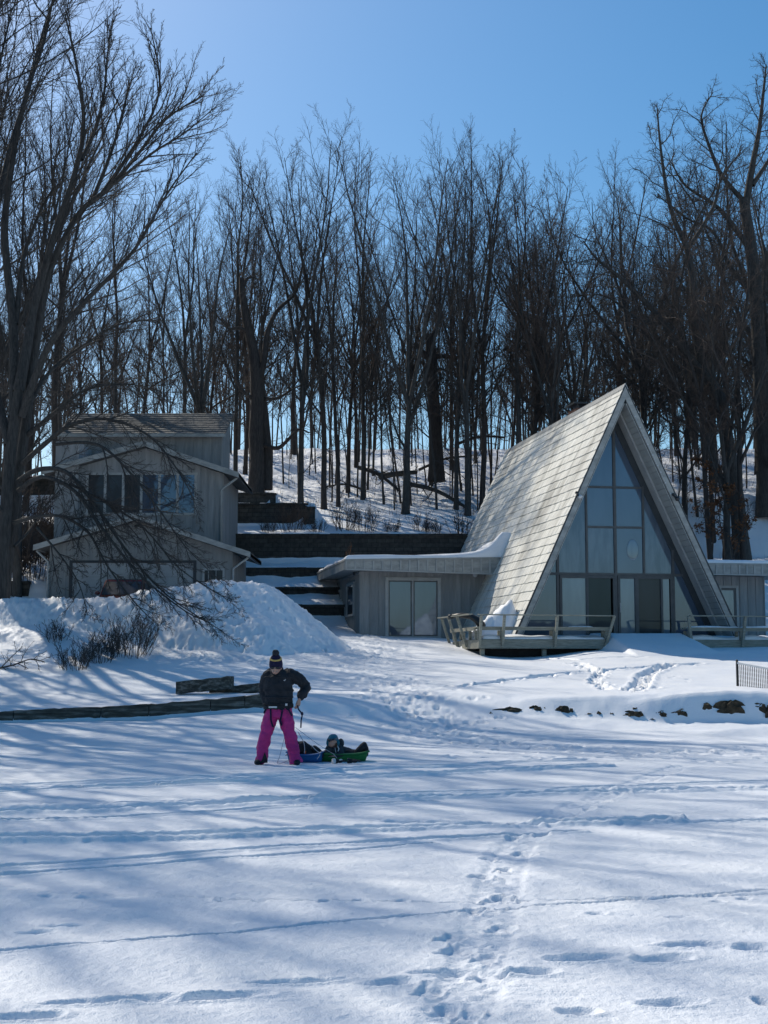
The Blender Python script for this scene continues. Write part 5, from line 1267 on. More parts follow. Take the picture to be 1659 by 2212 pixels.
# dead brown leaves that still hang on a young beech
x0, y0 = at(1590, 1120, 69.5)[0], 69.5; z0 = gz(x0, y0)
bt = Tree(206); pts, rad, ds = bt.limb((0, 0, 0), (-.08, 0, 1), 6.5, .06, .015, 0, .05, .02, 9)
bt.fan(pts, rad, ds, 1, 16, .25, 2.2, 1.1, dict(SAP, up=[0, -.01, 0, 0, 0]))
bo = tree_thing(bt, 'young_beech', 'young beech behind the right wing still hung with curled brown leaves', (x0, y0, z0), 'twig', 'twig')
lf = MB(); rs = random.Random(9)
tips = [q for l in (2, 3) for q in bt.lines[l]]
for pts, _r in tips:
    for p in pts[2:]:
        if rs.random() < .6:
            c = Vector(p) + Vector((rs.gauss(0, .05), rs.gauss(0, .05), rs.gauss(-.04, .05))); a = Vector((rs.gauss(0, 1), rs.gauss(0, 1), rs.gauss(0, .6))).normalized() * .075; b = a.cross(Vector((rs.gauss(0, 1), rs.gauss(0, 1), rs.gauss(0, 1)))).normalized() * .045
            lf.add([c - a, c + b + Vector((0, 0, .012)), c + a, c - b + Vector((0, 0, .012))], [(0, 1, 2, 3)])
put('dead_leaves', lf.mesh('dead_leaves', M['leaf']), bo)

# fallen trunks on the slope
for i, (pa, pb, y, r, lab) in enumerate((((775, 1010), (865, 1062), 77, .12, 'fallen trunk sloping down among the trees at mid slope'), ((820, 1030), (900, 1020), 79, .2, 'thick rotten log lying across the slope'), ((880, 1045), (1005, 1095), 75, .14, 'long fallen trunk near the rear roof edge of the A-frame'),
                                     ((905, 1015), (1020, 985), 82, .09, 'bent fallen limb high on the slope'), ((985, 960), (1090, 945), 80, .10, 'leaning broken bough behind the shake roof'), ((790, 1060), (700, 1052), 77.5, .07, 'thin fallen branch at the forest edge'))):
    a, b = np.array(at(*pa, y)), np.array(at(*pb, y - 1)); c = (a + b) / 2
    o = thing('fallen_log', lab, 'log', tuple(c)); ft = Tree(300 + i)
    m = (a + b) / 2 + np.array([0, 0, .25 if i not in (1,) else .05])
    ft.path([tuple(a - c), tuple(m - c), tuple(b - c)], r, r * .6, dict(OAK, max=3), 1, 7, 1.3, .2)
    put('log', ft.mesh([1], 'log', M['bark']), o); put('branches', ft.mesh([l for l in (2, 3, 4) if ft.lines[l]], 'branches', M['twig']), o)

# ------------------------------------------------------------------ shrubs
def shrub(seed, h, n, spread, r=.008, fork=5):
    t = Tree(seed); rng = t.rng; cfg = dict(SAP, max=3, n=[0, 0, fork, 4, 0], ang=[0, .4, .45, .55, 0], up=[0, .06, .05, .03, 0], jit=[0, .10, .13, .15, 0], r=[.02, r, r * .7, r * .5, 0], len=[0, 0, .42, .45, 0], t0=[0, 0, .25, .2, 0])
    for k in range(n):
        a = rng.uniform(0, 6.28); rr_ = spread * .35 * rng.random() ** .5; d = unit((math.cos(a) * rng.uniform(0, .65), math.sin(a) * rng.uniform(0, .65), 1))
        t.grow((math.cos(a) * rr_, math.sin(a) * rr_, -.1), d, h * rng.uniform(.55, 1.1), r * rng.uniform(.8, 1.3), 1, cfg)
    return t
SH = {k: shrub(400 + k, *v).mesh([1, 2, 3], 'shrub', M[w]) for k, v, w in ((0, (1.5, 42, 1.4), 'twig_red'), (1, (1.0, 46, 1.2), 'twig'), (2, (1.3, 30, 1.0, .010, 4), 'twig_red'), (3, (.7, 24, .8), 'twig'))}
def plant_shrub(k, px, py, y, rz, sc, label, group=None, loc=None):
    if loc is None: x = at(px, py, y)[0]; loc = (x, y, gz(x, y) - .05)
    o = put('shrub', SH[k]); o.location = loc; o.rotation_euler = (0, 0, rz); o.scale = (sc, sc, sc); return tag(o, label, 'shrub', group)
for k, px, py, rz, sc, lab in ((0, 285, 1418, .3, 1.0, 'densest and tallest twiggy shrub on the bank below the ploughed snow'), (1, 215, 1428, 1.2, .95, 'middle twiggy shrub on the left bank'), (1, 160, 1445, 2.2, .85, 'lowest twiggy shrub on the left bank, nearest the timber edging'),
                          (3, 245, 1410, 3.2, 1.1, 'small sparse shrub squeezed between the larger two on the bank'), (3, 120, 1385, .7, 1.0, 'sparse dry stems on the bank left of the shrubs')):
    p = sight(px, py, 34); plant_shrub(k, 0, 0, 0, rz, sc, lab, None, (p[0], p[1], gz(p[0], p[1]) - .05))
for k, px, y, rz, sc, lab in ((0, 640, 66.9, .1, 1.05, 'bushy shrub at the left end of the snowbank above the long dark wall'), (2, 745, 67.2, .9, 1.25, 'spreading upright shrub near the middle of the snowbank above the long wall'), (0, 790, 66.8, 2.1, .95, 'twiggy shrub just right of the spreading one above the long wall'),
                          (2, 905, 66.9, 1.5, .85, 'low red-brown shrub above the long wall near the wing roof'), (1, 930, 66.7, 4.1, .8, 'low grey shrub beside the red-brown one above the long wall'), (2, 990, 67.0, 2.7, 1.15, 'thin shrub next to the shake roof above the long wall'), (1, 845, 66.7, 2.2, .7, 'small shrub in a gap above the long wall'), (3, 690, 66.6, 2.0, 1.0, 'small sparse shrub at the brink of the long wall'), (1, 590, 66.8, 1.0, .7, 'small shrub against the curved wall')):
    x = at(px, 1120, y)[0]; plant_shrub(k, px, 0, y, rz, sc, lab)
# twiggy scrub left of the tall house
for i, (px, y, sc) in enumerate(((40, 62.5, 2.6), (90, 61, 2.3), (15, 58.5, 2.2), (70, 57.5, 1.8), (110, 63, 2.0))):
    x = at(px, 1000, y)[0]; plant_shrub([0, 2, 1, 0, 2][i], 0, 0, 0, i * 1.3, sc, 'dense leafless scrub in front of the block walls left of the tall house', 'scrub at the left edge', (x, y, gz(x, y) - .1))
# fallen branch at the left edge
p = sight(35, 1448, 34); bo = thing('fallen_branch', 'dark fallen branch lying on the snow at the left edge', 'branch', (p[0], p[1], gz(p[0], p[1])))
t = Tree(500)
t.path([(-.6, 0, .02), (-.1, .05, .14), (.4, 0, .3), (.75, -.05, .22)], .03, .008, dict(SAP, max=4, n=[0, 0, 5, 4, 3], len=[0, 0, .4, .4, .4], ang=[0, .6, .8, .7, .6], jit=[0, .1, .12, .14, .14], up=[0, 0, 0, 0, 0], t0=[0, 0, .1, .1, .1], r=[0, .02, .014, .009, .006]), 1, 11, .75, .1)
t.path([(-.5, .1, 0), (-.2, .2, .35), (.1, .1, .6)], .02, .006, dict(SAP, max=3, n=[0, 0, 5, 4, 3], len=[0, 0, .4, .4, .4], ang=[0, .6, .8, .7, .6], jit=[0, .1, .12, .14, .14], up=[0] * 5, t0=[0, 0, .1, .1, .1], r=[0, .02, .012, .008, .006]), 1, 6, .5, .2)
put('branches', t.mesh([l for l in range(1, 5) if t.lines[l]], 'branches', M['bark']), bo)
# weeds poking out of the snow by the right deck and on the wing roof
t = shrub(520, .5, 5, .5, .004, 3); x, y = house_xy(4.6, -2.0); o = put('dry_weed', t.mesh([1, 2, 3], 'dry_weed', M['twig'])); o.location = (x, y, gz(x, y)); tag(o, 'few dry weed stems in the snow before the right deck', 'weed')
x, y = house_xy(uL + .12, FR_ + .3); t = shrub(521, .75, 3, .1, .006, 4); o = put('dry_weed', t.mesh([1, 2, 3], 'dry_weed', M['leaf'])); o.location = (x, y, zfl); tag(o, 'dry brown weed sticking up at the corner of the left wing roof', 'weed')

# undergrowth: countless dry stems and litter on the wooded slope
ug = MB(); rs = random.Random(31); vs = []; fs = []
for k in range(9000):
    Y = rs.uniform(71, 112); x = rs.uniform(-.29, .33) * Y
    if (x < -8.5 and Y < 80) or perlin(np.array([x * .35]), np.array([Y * .35]), 90)[0] < -.12: continue
    z = gz(x, Y); h = rs.uniform(.12, .75) ** 1.3; a = rs.uniform(0, 6.28); l = rs.uniform(0, .9); dx, dy = math.cos(a) * l * h, math.sin(a) * l * h; w = rs.uniform(.006, .014)
    i = len(vs); vs += [(x - w, Y, z - .05), (x + w, Y, z - .05), (x, Y + w * 1.7, z - .05), (x + dx, Y + dy, z + h)]; fs += [(i, i + 1, i + 3), (i + 1, i + 2, i + 3), (i + 2, i, i + 3)]
ug.v = vs; ug.f = fs; ug.sm = [False] * len(fs)
o = put('undergrowth', ug.mesh('undergrowth', M['twig_red'])); tag(o, 'dry stems and litter covering the snowy slope under the trees', 'undergrowth', kind='stuff')

# ------------------------------------------------------------------ timber edging at the shore
def zat(px, py, Y): return at(px, py, Y)[2]
tw = thing('timber_edging', 'long low wall of old split timbers along the left shore', 'timber wall', (-6.0, 32.6, .3))
def tp_(px, py, Y): q = at(px, py, Y); return Vector((q[0] + 6.0, Y - 32.6, q[2] - .3))
rs = random.Random(12)
def timber(a, b, h, d, parent, name='timber', seed=0, m='timber'):
    """rough squared log from a to b (top front edge), height h, depth d"""
    n = max(3, int((b - a).length / .12)); dr = (b - a).normalized(); side = Vector((-dr.y, dr.x, 0)).normalized()
    vs, fs = [], []
    r_ = random.Random(seed)
    prof = [(0, -.02), (.02, 0), (.5, .012), (.98, 0), (1, -.03), (1, -.9), (.95, -1), (.05, -1), (0, -.94), (-.01, -.5)]
    for i in range(n + 1):
        c = a + (b - a) * (i / n); w1, w2 = r_.gauss(0, .006), r_.gauss(0, .006)
        for k, (f, g) in enumerate(prof):
            vs.append(c + side * (d * f + w1 + r_.gauss(0, .004)) + Vector((0, 0, h * g + w2 + r_.gauss(0, .004))))
    m_ = len(prof)
    fs = [(i * m_ + k, (i + 1) * m_ + k, (i + 1) * m_ + (k + 1) % m_, i * m_ + (k + 1) % m_) for i in range(n) for k in range(m_)] + [tuple(range(m_)), tuple(range(n * m_, n * m_ + m_))[::-1]]
    return MB().add(vs, fs).build(name, M[m], parent)
top = [(-90, 1546), (29, 1535.5), (218, 1527), (322, 1521.5), (455, 1511), (529, 1504), (600, 1495)]
for i, ((p0, t0), (p1, t1)) in enumerate(zip(top[:-1], top[1:])):
    a, b = tp_(p0, t0, 32.62), tp_(p1, t1, 32.62 + (.0 if p1 < 590 else .1)); g = (b - a).normalized() * .008
    timber(a + g, b - g, .27, .28, tw, seed=i)
bot = [(-60, 1562), (120, 1553), (330, 1542), (480, 1529), (600, 1516)]
for i, ((p0, t0), (p1, t1)) in enumerate(zip(bot[:-1], bot[1:])):
    a, b = tp_(p0, t0 - 1, 32.66), tp_(p1, t1 - 1, 32.66); g = (b - a).normalized() * .008
    timber(a + g, b - g, .32, .24, tw, seed=20 + i)
for px0, py0, px1, py1, lab, sd in ((380, 1473, 494, 1461, 'loose squared timber lying on the snow above the edging, its cut end turned up', 41), (452, 1487, 600, 1471, 'lower loose timber beside the one with the upturned end, behind the standing person', 42)):
    y0_, y1_ = 35.6, 35.0
    a, b = Vector(at(px0, py0, y0_)), Vector(at(px1, py1, y1_)); c = (a + b) / 2
    o = thing('loose_timber', lab, 'timber', tuple(c - Vector((0, 0, .15)))); o2 = timber(a - c + Vector((0, 0, .15)), b - c + Vector((0, 0, .15)), .30 if sd == 41 else .22, .26, o, 'timber', sd)

# ------------------------------------------------------------------ bare soil showing through the bank
mb = MB(); rs = random.Random(15)
for cx, cy, w_, h_ in ((285, 828, 140, 45), (180, 832, 24, 16), (420, 812, 62, 34), (465, 803, 30, 14), (560, 817, 62, 38), (610, 812, 14, 14), (700, 830, 30, 8), (755, 828, 22, 16), (822, 832, 30, 14), (945, 806, 60, 18), (940, 838, 85, 32), (985, 836, 14, 20), (1040, 860, 30, 8), (1092, 838, 50, 32), (1195, 832, 72, 34), (1200, 806, 30, 8), (1335, 796, 62, 36), (1440, 776, 80, 24), (1470, 812, 130, 76), (1560, 800, 110, 40), (1630, 822, 90, 66), (1700, 830, 90, 70)):
    px, py = 987.5 + .4047 * cx, 1207 + .4047 * cy; p = sight(px, py, 31); hw, hh = w_ * .4047 * p[1] / FPX * .62, h_ * .4047 * p[1] / FPX * .58
    seg, rg = 22, 10; vs = []
    for i in range(rg + 1):
        ph = math.pi * i / rg
        for k in range(seg):
            th_ = 2 * math.pi * k / seg; f = 1 + rs.gauss(0, .10) + .3 * math.sin(3 * th_ + cx) * math.sin(ph * 2 + cx) + .15 * math.sin(7 * th_ + cy)
            vs.append((p[0] + hw * math.sin(ph) * math.cos(th_) * f, p[1] + .03 + .09 * math.sin(ph) * math.sin(th_) * f + .25 * hh * math.cos(ph), p[2] + .01 + hh * math.cos(ph) * f))
    mb.add(vs, [(i * seg + k, (i + 1) * seg + k, (i + 1) * seg + (k + 1) % seg, i * seg + (k + 1) % seg) for i in range(rg) for k in range(seg)])
so = put('soil', mb.mesh('soil', M['soil'])); tag(so, kind='structure')

# ------------------------------------------------------------------ metal fence at the right edge
fa_, fb_ = np.array(at(1592, 1432, 35.6)), np.array(at(1662, 1445, 34.6)); fo = thing('metal_fence', 'low black metal fence panel with twisted pickets half buried in the snow at right', 'fence', tuple(fa_ - [0, 0, .8]))
D_ = fb_ - fa_
def fp(t, dz): return Vector(D_ * t) + Vector((0, 0, .8 + dz))
b = MB(); b.bar(fp(0, -1.2), fp(0, .02), .05, .05, (0, 1, 0)); b.ball(fp(0, .05), .035, 10, 8); b.build('post', M['black_metal'], fo)
b = MB(); b.bar(fp(1.005, -1.2), fp(1.005, .0), .05, .05, (0, 1, 0)); b.ball(fp(1.005, .03), .035, 10, 8); o = b.build('post', M['red_paint'], fo); o['label'] = 'red end post'
b = MB(); b.bar(fp(.02, 0), fp(.99, 0), .035, .04); b.build('top_rail', M['white_metal'], fo)
b = MB(); b.bar(fp(.02, -1.0), fp(.99, -1.0), .03, .03); b.build('bottom_rail', M['black_metal'], fo)
for k in range(17):
    t = .035 + k * .0565; vs = []; nz_ = 26
    for i in range(nz_ + 1):
        z = -.02 - .98 * i / nz_; an = i * .55; c = fp(t, z)
        for q in range(4): vs.append(c + Vector((math.cos(an + q * math.pi / 2) * .0105, math.sin(an + q * math.pi / 2) * .0105, 0)))
    b = MB().add(vs, [(i * 4 + q, i * 4 + (q + 1) % 4, i * 4 + 4 + (q + 1) % 4, i * 4 + 4 + q) for i in range(nz_) for q in range(4)]); b.build('picket', M['black_metal'], fo)

# ------------------------------------------------------------------ red car behind the ploughed snow
car_red = mat('car_red', (.11, .010, .009), (.13, .012, .010), 2, rough=.22, spec=.6)
cxm = at(258, 1250, 52.6)[0]; cz = gz(cxm, 52.6)
cz = at(258, 1242, 52.6)[2] - 1.74
car = thing('parked_car', 'dark red car parked before the garage, only its roof and windscreen above the snow pile', 'car', (cxm, 52.6, cz))
def loft(mb, secs): # sections: list of loops with equal counts
    n = len(secs[0]); vs = [p for s_ in secs for p in s_]
    fs = [(i * n + k, i * n + (k + 1) % n, (i + 1) * n + (k + 1) % n, (i + 1) * n + k) for i in range(len(secs) - 1) for k in range(n)] + [tuple(range(n))[::-1], tuple(range((len(secs) - 1) * n, len(secs) * n))]
    return mb.add(vs, fs)
def sec(y, w, z0, z1, c=.08): return [(-w + c, y, z0), (w - c, y, z0), (w, y, z0 + c), (w, y, z1 - c), (w - c, y, z1), (-w + c, y, z1), (-w, y, z1 - c), (-w, y, z0 + c)]
b = MB(); loft(b, [sec(-.55, .74, .35, .72), sec(-.45, .84, .25, .84), sec(.3, .88, .22, .95), sec(2.6, .88, .22, 1.0), sec(3.7, .86, .25, .98), sec(3.85, .80, .35, .9)]); b.build('body', car_red, car, .03)
b = MB(); loft(b, [sec(.35, .80, .95, 1.0, .02), sec(1.0, .73, .95, 1.62, .06), sec(1.2, .72, .95, 1.66, .07), sec(2.8, .72, .95, 1.66, .07), sec(3.6, .78, .95, 1.08, .04)]); b.build('cabin', car_red, car, .02)
b = MB(); b.hexa([(-.72, .32, 1.03), (.72, .32, 1.03), (.72, .42, 1.03), (-.72, .42, 1.03), (-.66, .86, 1.54), (.66, .86, 1.54), (.66, .97, 1.54), (-.66, .97, 1.54)]); b.build('windscreen', M['glass_dark'], car)
for sx in (-1, 1):
    b = MB(); b.ball((sx * .93, .62, 1.1), (.10, .06, .075), 10, 8); b.build('wing_mirror', car_red, car)
    b = MB(); b.ball((sx * .62, -.50, .68), (.14, .07, .08), 12, 8); b.build('headlight', M['white_metal'], car)
    b = MB(); b.box((sx * .725, 1.15, 1.08), (sx * .765, 2.7, 1.50)); b.build('side_window', M['glass_dark'], car)
    for y in (.25, 2.95):
        b = MB(); b.tube([(sx * .70, y, .34), (sx * .92, y, .34)], [.34, .34], 24); w = b.build('wheel', M['black_metal'], car)
        b = MB(); b.tube([(sx * .925, y, .34), (sx * .94, y, .34)], [.21, .19], 20); b.build('rim', M['white_metal'], w)
b = MB(); b.box((-.45, -.58, .45), (.45, -.54, .62)); b.build('grille', M['black_metal'], car)

# ------------------------------------------------------------------ people
def blob(name, mb, material, parent, voxel=.008, smooth=6, disp=0.0, dscale=.12):
    """fuse overlapping shapes into one continuous skin"""
    me = mb.mesh('tmp', None); o = bpy.data.objects.new('tmp', me); C.objects.link(o)
    rm = o.modifiers.new('r', 'REMESH'); rm.mode = 'VOXEL'; rm.voxel_size = voxel; rm.adaptivity = 0
    if smooth: s_ = o.modifiers.new('s', 'SMOOTH'); s_.factor = .5; s_.iterations = smooth
    if disp:
        tx = bpy.data.textures.new('folds', 'CLOUDS'); tx.noise_scale = dscale; tx.noise_depth = 2
        d = o.modifiers.new('d', 'DISPLACE'); d.texture = tx; d.strength = disp; d.mid_level = .5; d.texture_coords = 'LOCAL'
    dg = bpy.context.evaluated_depsgraph_get()
    me2 = bpy.data.meshes.new_from_object(o.evaluated_get(dg)); me2.name = name
    bpy.data.objects.remove(o); me2.materials.clear(); me2.materials.append(material)
    me2.polygons.foreach_set('use_smooth', np.ones(len(me2.polygons), bool))
    return put(name, me2, parent)
def cap_tube(mb, pts, rad, n=14, flat=1.0):
    if not hasattr(rad, '__len__'): rad = [rad] * len(pts)
    mb.tube(pts, rad, n, True, flat)
    for p, r in ((pts[0], rad[0]), (pts[-1], rad[-1])): mb.ball(p, (r * .98, r * .98 * (1 if flat > .9 else flat), r * .98), 12, 8)
skin = mat('skin', (.42, .24, .18), (.48, .28, .21), 6, rough=.55)
black_cloth = mat('black_cloth', (.012, .014, .018), (.026, .028, .034), 9, rough=.75, bump=.3, bscale=60)
pink_cloth = mat('magenta_cloth', (.40, .020, .15), (.52, .032, .20), 5, rough=.6, bump=.3, bscale=50)
navy = mat('navy_knit', (.012, .010, .035), (.02, .018, .055), 20, rough=.9, bump=.6, bscale=90)
gold = mat('yellow_knit', (.50, .33, .10), (.58, .40, .14), 20, rough=.9)
white_cloth = mat('white_cloth', (.60, .58, .58), (.68, .66, .66), 20, rough=.8)
black_gloss = mat('black_gloss', (.008, .008, .01), (.012, .012, .014), 5, rough=.15, spec=.6)
PX, PY = -1.62, 22.6; PZ = max(gnd(-1.93, 22.6), gnd(-1.38, 22.6)) - .005
pr = thing('person', 'person in black jacket, magenta snow trousers and pompom beanie, standing and looking down', 'person', (PX, PY, PZ))
mb = MB()     # body: one skin from head to feet
hc = Vector((-.078, -.15, 1.535))
mb.ball(hc, (.082, .098, .112), 16, 12, (R(28), 'X')); mb.ball(hc + Vector((-.006, -.055, -.06)), (.058, .055, .062), 14, 10)
mb.tube([hc + Vector((-.006, -.098, .0)), hc + Vector((-.008, -.125, -.042)), hc + Vector((-.008, -.112, -.055))], [.010, .016, .012], 8)
for k in (-.028, .016): mb.ball(hc + Vector((k, -.104, -.088)), (.02, .010, .007), 8, 6)
for sx in (-1, 1): mb.ball(hc + Vector((sx * .084, .01, -.015)), (.012, .022, .032), 8, 6)
cap_tube(mb, [(-.07, -.10, 1.50), (-.055, -.02, 1.38)], [.052, .062]); 
mb.tube([(-.04, -.01, 1.44), (-.05, -.03, 1.30), (-.035, -.02, 1.08), (-.045, 0, .84)], [.13, .155, .135, .15], 14, True, .62)
cap_tube(mb, [(-.17, 0, .84), (-.24, -.02, .47), (-.31, .02, .07)], [.085, .06, .042]); cap_tube(mb, [(.07, 0, .84), (.135, -.03, .455), (.237, -.02, .06)], [.085, .06, .042])
cap_tube(mb, [(-.22, 0, 1.41), (-.285, .07, 1.18), (-.235, .03, .97)], [.055, .045, .032]); cap_tube(mb, [(.17, 0, 1.41), (.375, .08, 1.25), (.30, -.03, 1.05), (.285, -.055, 1.015)], [.055, .045, .033, .028])
def hand(mb, wrist, dirv, palm_n, size=1.0, thumb=1, curl=.5):
    d = Vector(dirv).normalized(); n = Vector(palm_n); n = (n - d * n.dot(d)).normalized(); s_ = d.cross(n) * thumb
    w = Vector(wrist); c = w + d * .05 * size
    mb.tube([w, w + d * .03 * size, w + d * .088 * size], [.026 * size, .036 * size, .040 * size], 10, True, .5) if abs(d.z) > .8 else mb.ball(c, (.04 * size, .03 * size, .04 * size), 10, 8)
    for k, (o_, L_) in enumerate(((-.030, .062), (-.010, .076), (.011, .080), (.031, .070))):
        b = w + d * .082 * size + s_ * o_ * size; a1 = b + (d * math.cos(curl * .5) + n * math.sin(curl * .5)) * L_ * .45 * size
        a2 = a1 + (d * math.cos(curl * 1.4) + n * math.sin(curl * 1.4)) * L_ * .33 * size; a3 = a2 + (d * math.cos(curl * 2.2) + n * math.sin(curl * 2.2)) * L_ * .25 * size
        mb.tube([b - d * .02, b, a1, a2, a3], [.0095 * size] * 3 + [.0085 * size, .007 * size], 8)
    b = w + d * .03 * size + s_ * .03 * size; a1 = b + (d * .6 + s_ * .7 + n * .3).normalized() * .04 * size; a2 = a1 + (d * .9 + s_ * .1 + n * .45).normalized() * .035 * size
    mb.tube([b - s_ * .01, b, a1, a2], [.014 * size, .012 * size, .010 * size, .008 * size], 8)
hand(mb, (.285, -.06, 1.01), (-.28, -.1, -1), (-.8, .5, 0), 1.0, 1, .55); hand(mb, (-.235, .03, .97), (.1, .0, -1), (.8, .3, 0), 1.0, -1, .5)
blob('body', mb, skin, pr, .0055, 2)
mb = MB()     # jacket
mb.tube([(-.045, .0, .875), (-.04, -.005, .95), (-.04, -.03, 1.10), (-.05, -.055, 1.26), (-.045, -.05, 1.39), (-.06, -.04, 1.475)], [.215, .222, .222, .225, .20, .10], 24, True, .68)
mb.tube([(-.055, -.055, 1.40), (-.068, -.075, 1.47), (-.075, -.085, 1.50)], [.145, .11, .098], 18, True, .95)
cap_tube(mb, [(-.20, -.02, 1.40), (-.262, .03, 1.28), (-.285, .07, 1.16), (-.25, .045, .985)], [.095, .088, .078, .062])
cap_tube(mb, [(.14, -.03, 1.41), (.27, .03, 1.335), (.375, .085, 1.245), (.36, .04, 1.15), (.305, -.03, 1.055)], [.10, .092, .084, .078, .066])
for k in range(5):
    z = .95 + k * .105; mb.tube([(-.045 + .228 * math.cos(a), -.03 + .158 * math.sin(a), z) for a in np.linspace(0, 2 * math.pi, 25)], .014, 8, False)
for p, r in (((.215, .005, 1.37), .098), ((.32, .055, 1.29), .092), ((.372, .066, 1.19), .088), ((.335, .005, 1.105), .082), ((-.235, .0, 1.34), .096), ((-.278, .05, 1.22), .089), ((-.272, .06, 1.08), .078)): mb.ball(p, r, 12, 8)
mb.tube([(-.055 + .14 * math.cos(a), .02 + .10 * math.sin(a), 1.465 - .02 * math.sin(a)) for a in np.linspace(-.5, math.pi + .5, 16)], [.03] + [.045] * 14 + [.03], 10)   # hood lying back
jk = blob('jacket', mb, black_cloth, pr, .008, 3, .034, .09)
mb = MB()     # trousers
mb.tube([(-.045, 0, .93), (-.045, 0, .84), (-.055, 0, .74)], [.20, .215, .20], 20, True, .72)
cap_tube(mb, [(-.145, 0, .80), (-.20, -.01, .62), (-.245, -.02, .46), (-.285, .0, .25), (-.305, .01, .10)], [.118, .112, .100, .094, .092]); mb.tube([(-.305, .01, .12), (-.312, .01, .045)], [.092, .105], 16)
cap_tube(mb, [(.055, 0, .80), (.10, -.02, .62), (.14, -.03, .46), (.195, -.02, .25), (.225, -.015, .10)], [.118, .112, .100, .094, .092]); mb.tube([(.225, -.015, .12), (.24, -.02, .03)], [.092, .105], 16)
blob('trousers', mb, pink_cloth, pr, .008, 3, .045, .10)
for (x, y, tx) in ((-.312, .01, -.05), (.24, -.02, .02)):
    mb = MB(); mb.ball((x + tx, y - .07, .045), (.055, .115, .045), 14, 8); mb.tube([(x, y + .02, .03), (x, y + .02, .16)], [.062, .06], 14); mb.ball((x, y + .02, .04), (.06, .075, .04), 12, 8); blob('boot', mb, black_cloth, pr, .008, 3)
mb = MB(); mb.add([(-.245, -.083, .20), (-.212, -.055, .10), (-.206, -.03, .035), (-.255, -.098, .035), (-.33, -.098, .035), (-.285, -.098, .085)], [(0, 1, 2, 3, 4, 5)])
o = mb.build('gaiter_patch', black_cloth, pr); s_ = o.modifiers.new('t', 'SOLIDIFY'); s_.thickness = .012
mb = MB()     # beanie
for a, r, z in ((0, .108, 0),): pass
hq = Matrix.Rotation(R(26), 3, 'X')
def hp_(x, y, z): return hc + hq @ Vector((x, y, z))
mb.tube([hp_(0, 0, -.005), hp_(0, 0, .045), hp_(0, .004, .10), hp_(0, .008, .150), hp_(.004, .01, .19), hp_(.004, .012, .21)], [.106, .108, .101, .082, .058, .03], 20)
bn = blob('beanie', mb, navy, pr, .007, 3)
mb = MB(); mb.tube([hp_(0, .006, .128), hp_(0, .007, .150)], [.0985, .088], 24); mb.build('knit_band', gold, bn)
mb = MB(); mb.ball(hp_(.0, .01, .232), (.055, .055, .05), 14, 10); po = blob('pompom', mb, black_cloth, bn, .007, 0, .03, .02)
mb = MB()
for sx in (-1, 1): mb.ball(hc + Vector((-.004 + sx * .034, -.108, -.018)), (.030, .014, .019), 12, 8)
mb.bar(hc + Vector((-.05, -.115, -.010)), hc + Vector((.045, -.115, -.010)), .008, .008)
for sx in (-1, 1): mb.bar(hc + Vector((sx * .066, -.100, -.010)), hc + Vector((sx * .088, -.0, -.005)), .006, .008)
mb.build('sunglasses', black_gloss, pr)
# climbing-style harness and its hanging strap
mb = MB(); ring = [(-.045 + .232 * math.cos(a), -.005 + .168 * math.sin(a), .905 + .012 * math.cos(a)) for a in np.linspace(0, 2 * math.pi, 41)]
for a, b in zip(ring[:-1], ring[1:]): mb.bar(a, b, .012, .05)
hb = mb.build('waist_belt', black_cloth, pr)
mb = MB(); mb.box((-.185, -.183, .892), (-.055, -.172, .917)); o = mb.build('belt_tag', white_cloth, hb)
for pts in ([(-.155, -.165, .885), (-.155, -.152, .80), (-.150, -.140, .70), (-.125, -.120, .61), (-.115, -.06, .585)], [(.03, -.168, .885), (.02, -.155, .80), (-.005, -.135, .70), (.01, -.125, .64), (.0, -.05, .60)], [(.11, -.155, .885), (.15, -.13, .82), (.175, -.10, .77)], [(-.235, -.09, .88), (-.265, -.03, .82), (-.262, .03, .80)]):
    mb = MB()
    for a, b in zip(pts[:-1], pts[1:]): mb.bar(a, b, .028, .012, (0, 1, 0))
    mb.build('leg_strap', navy, pr)
mb = MB(); pts = [(.262, -.09, .93), (.275, -.10, .87), (.325, -.10, .81), (.335, -.10, .77), (.32, -.10, .70), (.315, -.10, .58)]
for a, b in zip(pts[:-1], pts[1:]): mb.bar(a, b, .022, .008, (0, 1, 0))
mb.ball((.334, -.10, .80), (.022, .015, .03), 8, 6); mb.build('hanging_strap', navy, pr)
# small pale marks on the jacket: slanted chest mark, square hem patch, two strips at the elbow
mb = MB(); mb.bar((.048, -.205, 1.318), (.080, -.198, 1.334), .006, .006, (0, 1, 0)); mb.bar((.056, -.205, 1.312), (.074, -.200, 1.322), .005, .004, (0, 1, 0)); mb.build('chest_mark', white_cloth, jk)
mb = MB()
for k in range(2):
    for c_ in range(2): mb.box((.072 + c_ * .019, -.172, .925 + k * .019), (.088 + c_ * .019, -.160, .941 + k * .019))
mb.box((.080, -.168, .934), (.098, -.161, .952)); mb.build('hem_patch', white_cloth, jk)
mb = MB(); mb.box((.215, -.03, 1.218), (.245, .0, 1.230)); mb.add([(.215, -.02, 1.21), (.245, -.02, 1.21), (.23, -.02, 1.185), (.215, .0, 1.21), (.245, .0, 1.21), (.23, .0, 1.185)], [(0, 1, 2), (3, 5, 4), (0, 3, 4, 1), (1, 4, 5, 2), (2, 5, 3, 0)]); mb.build('sleeve_mark', white_cloth, jk)

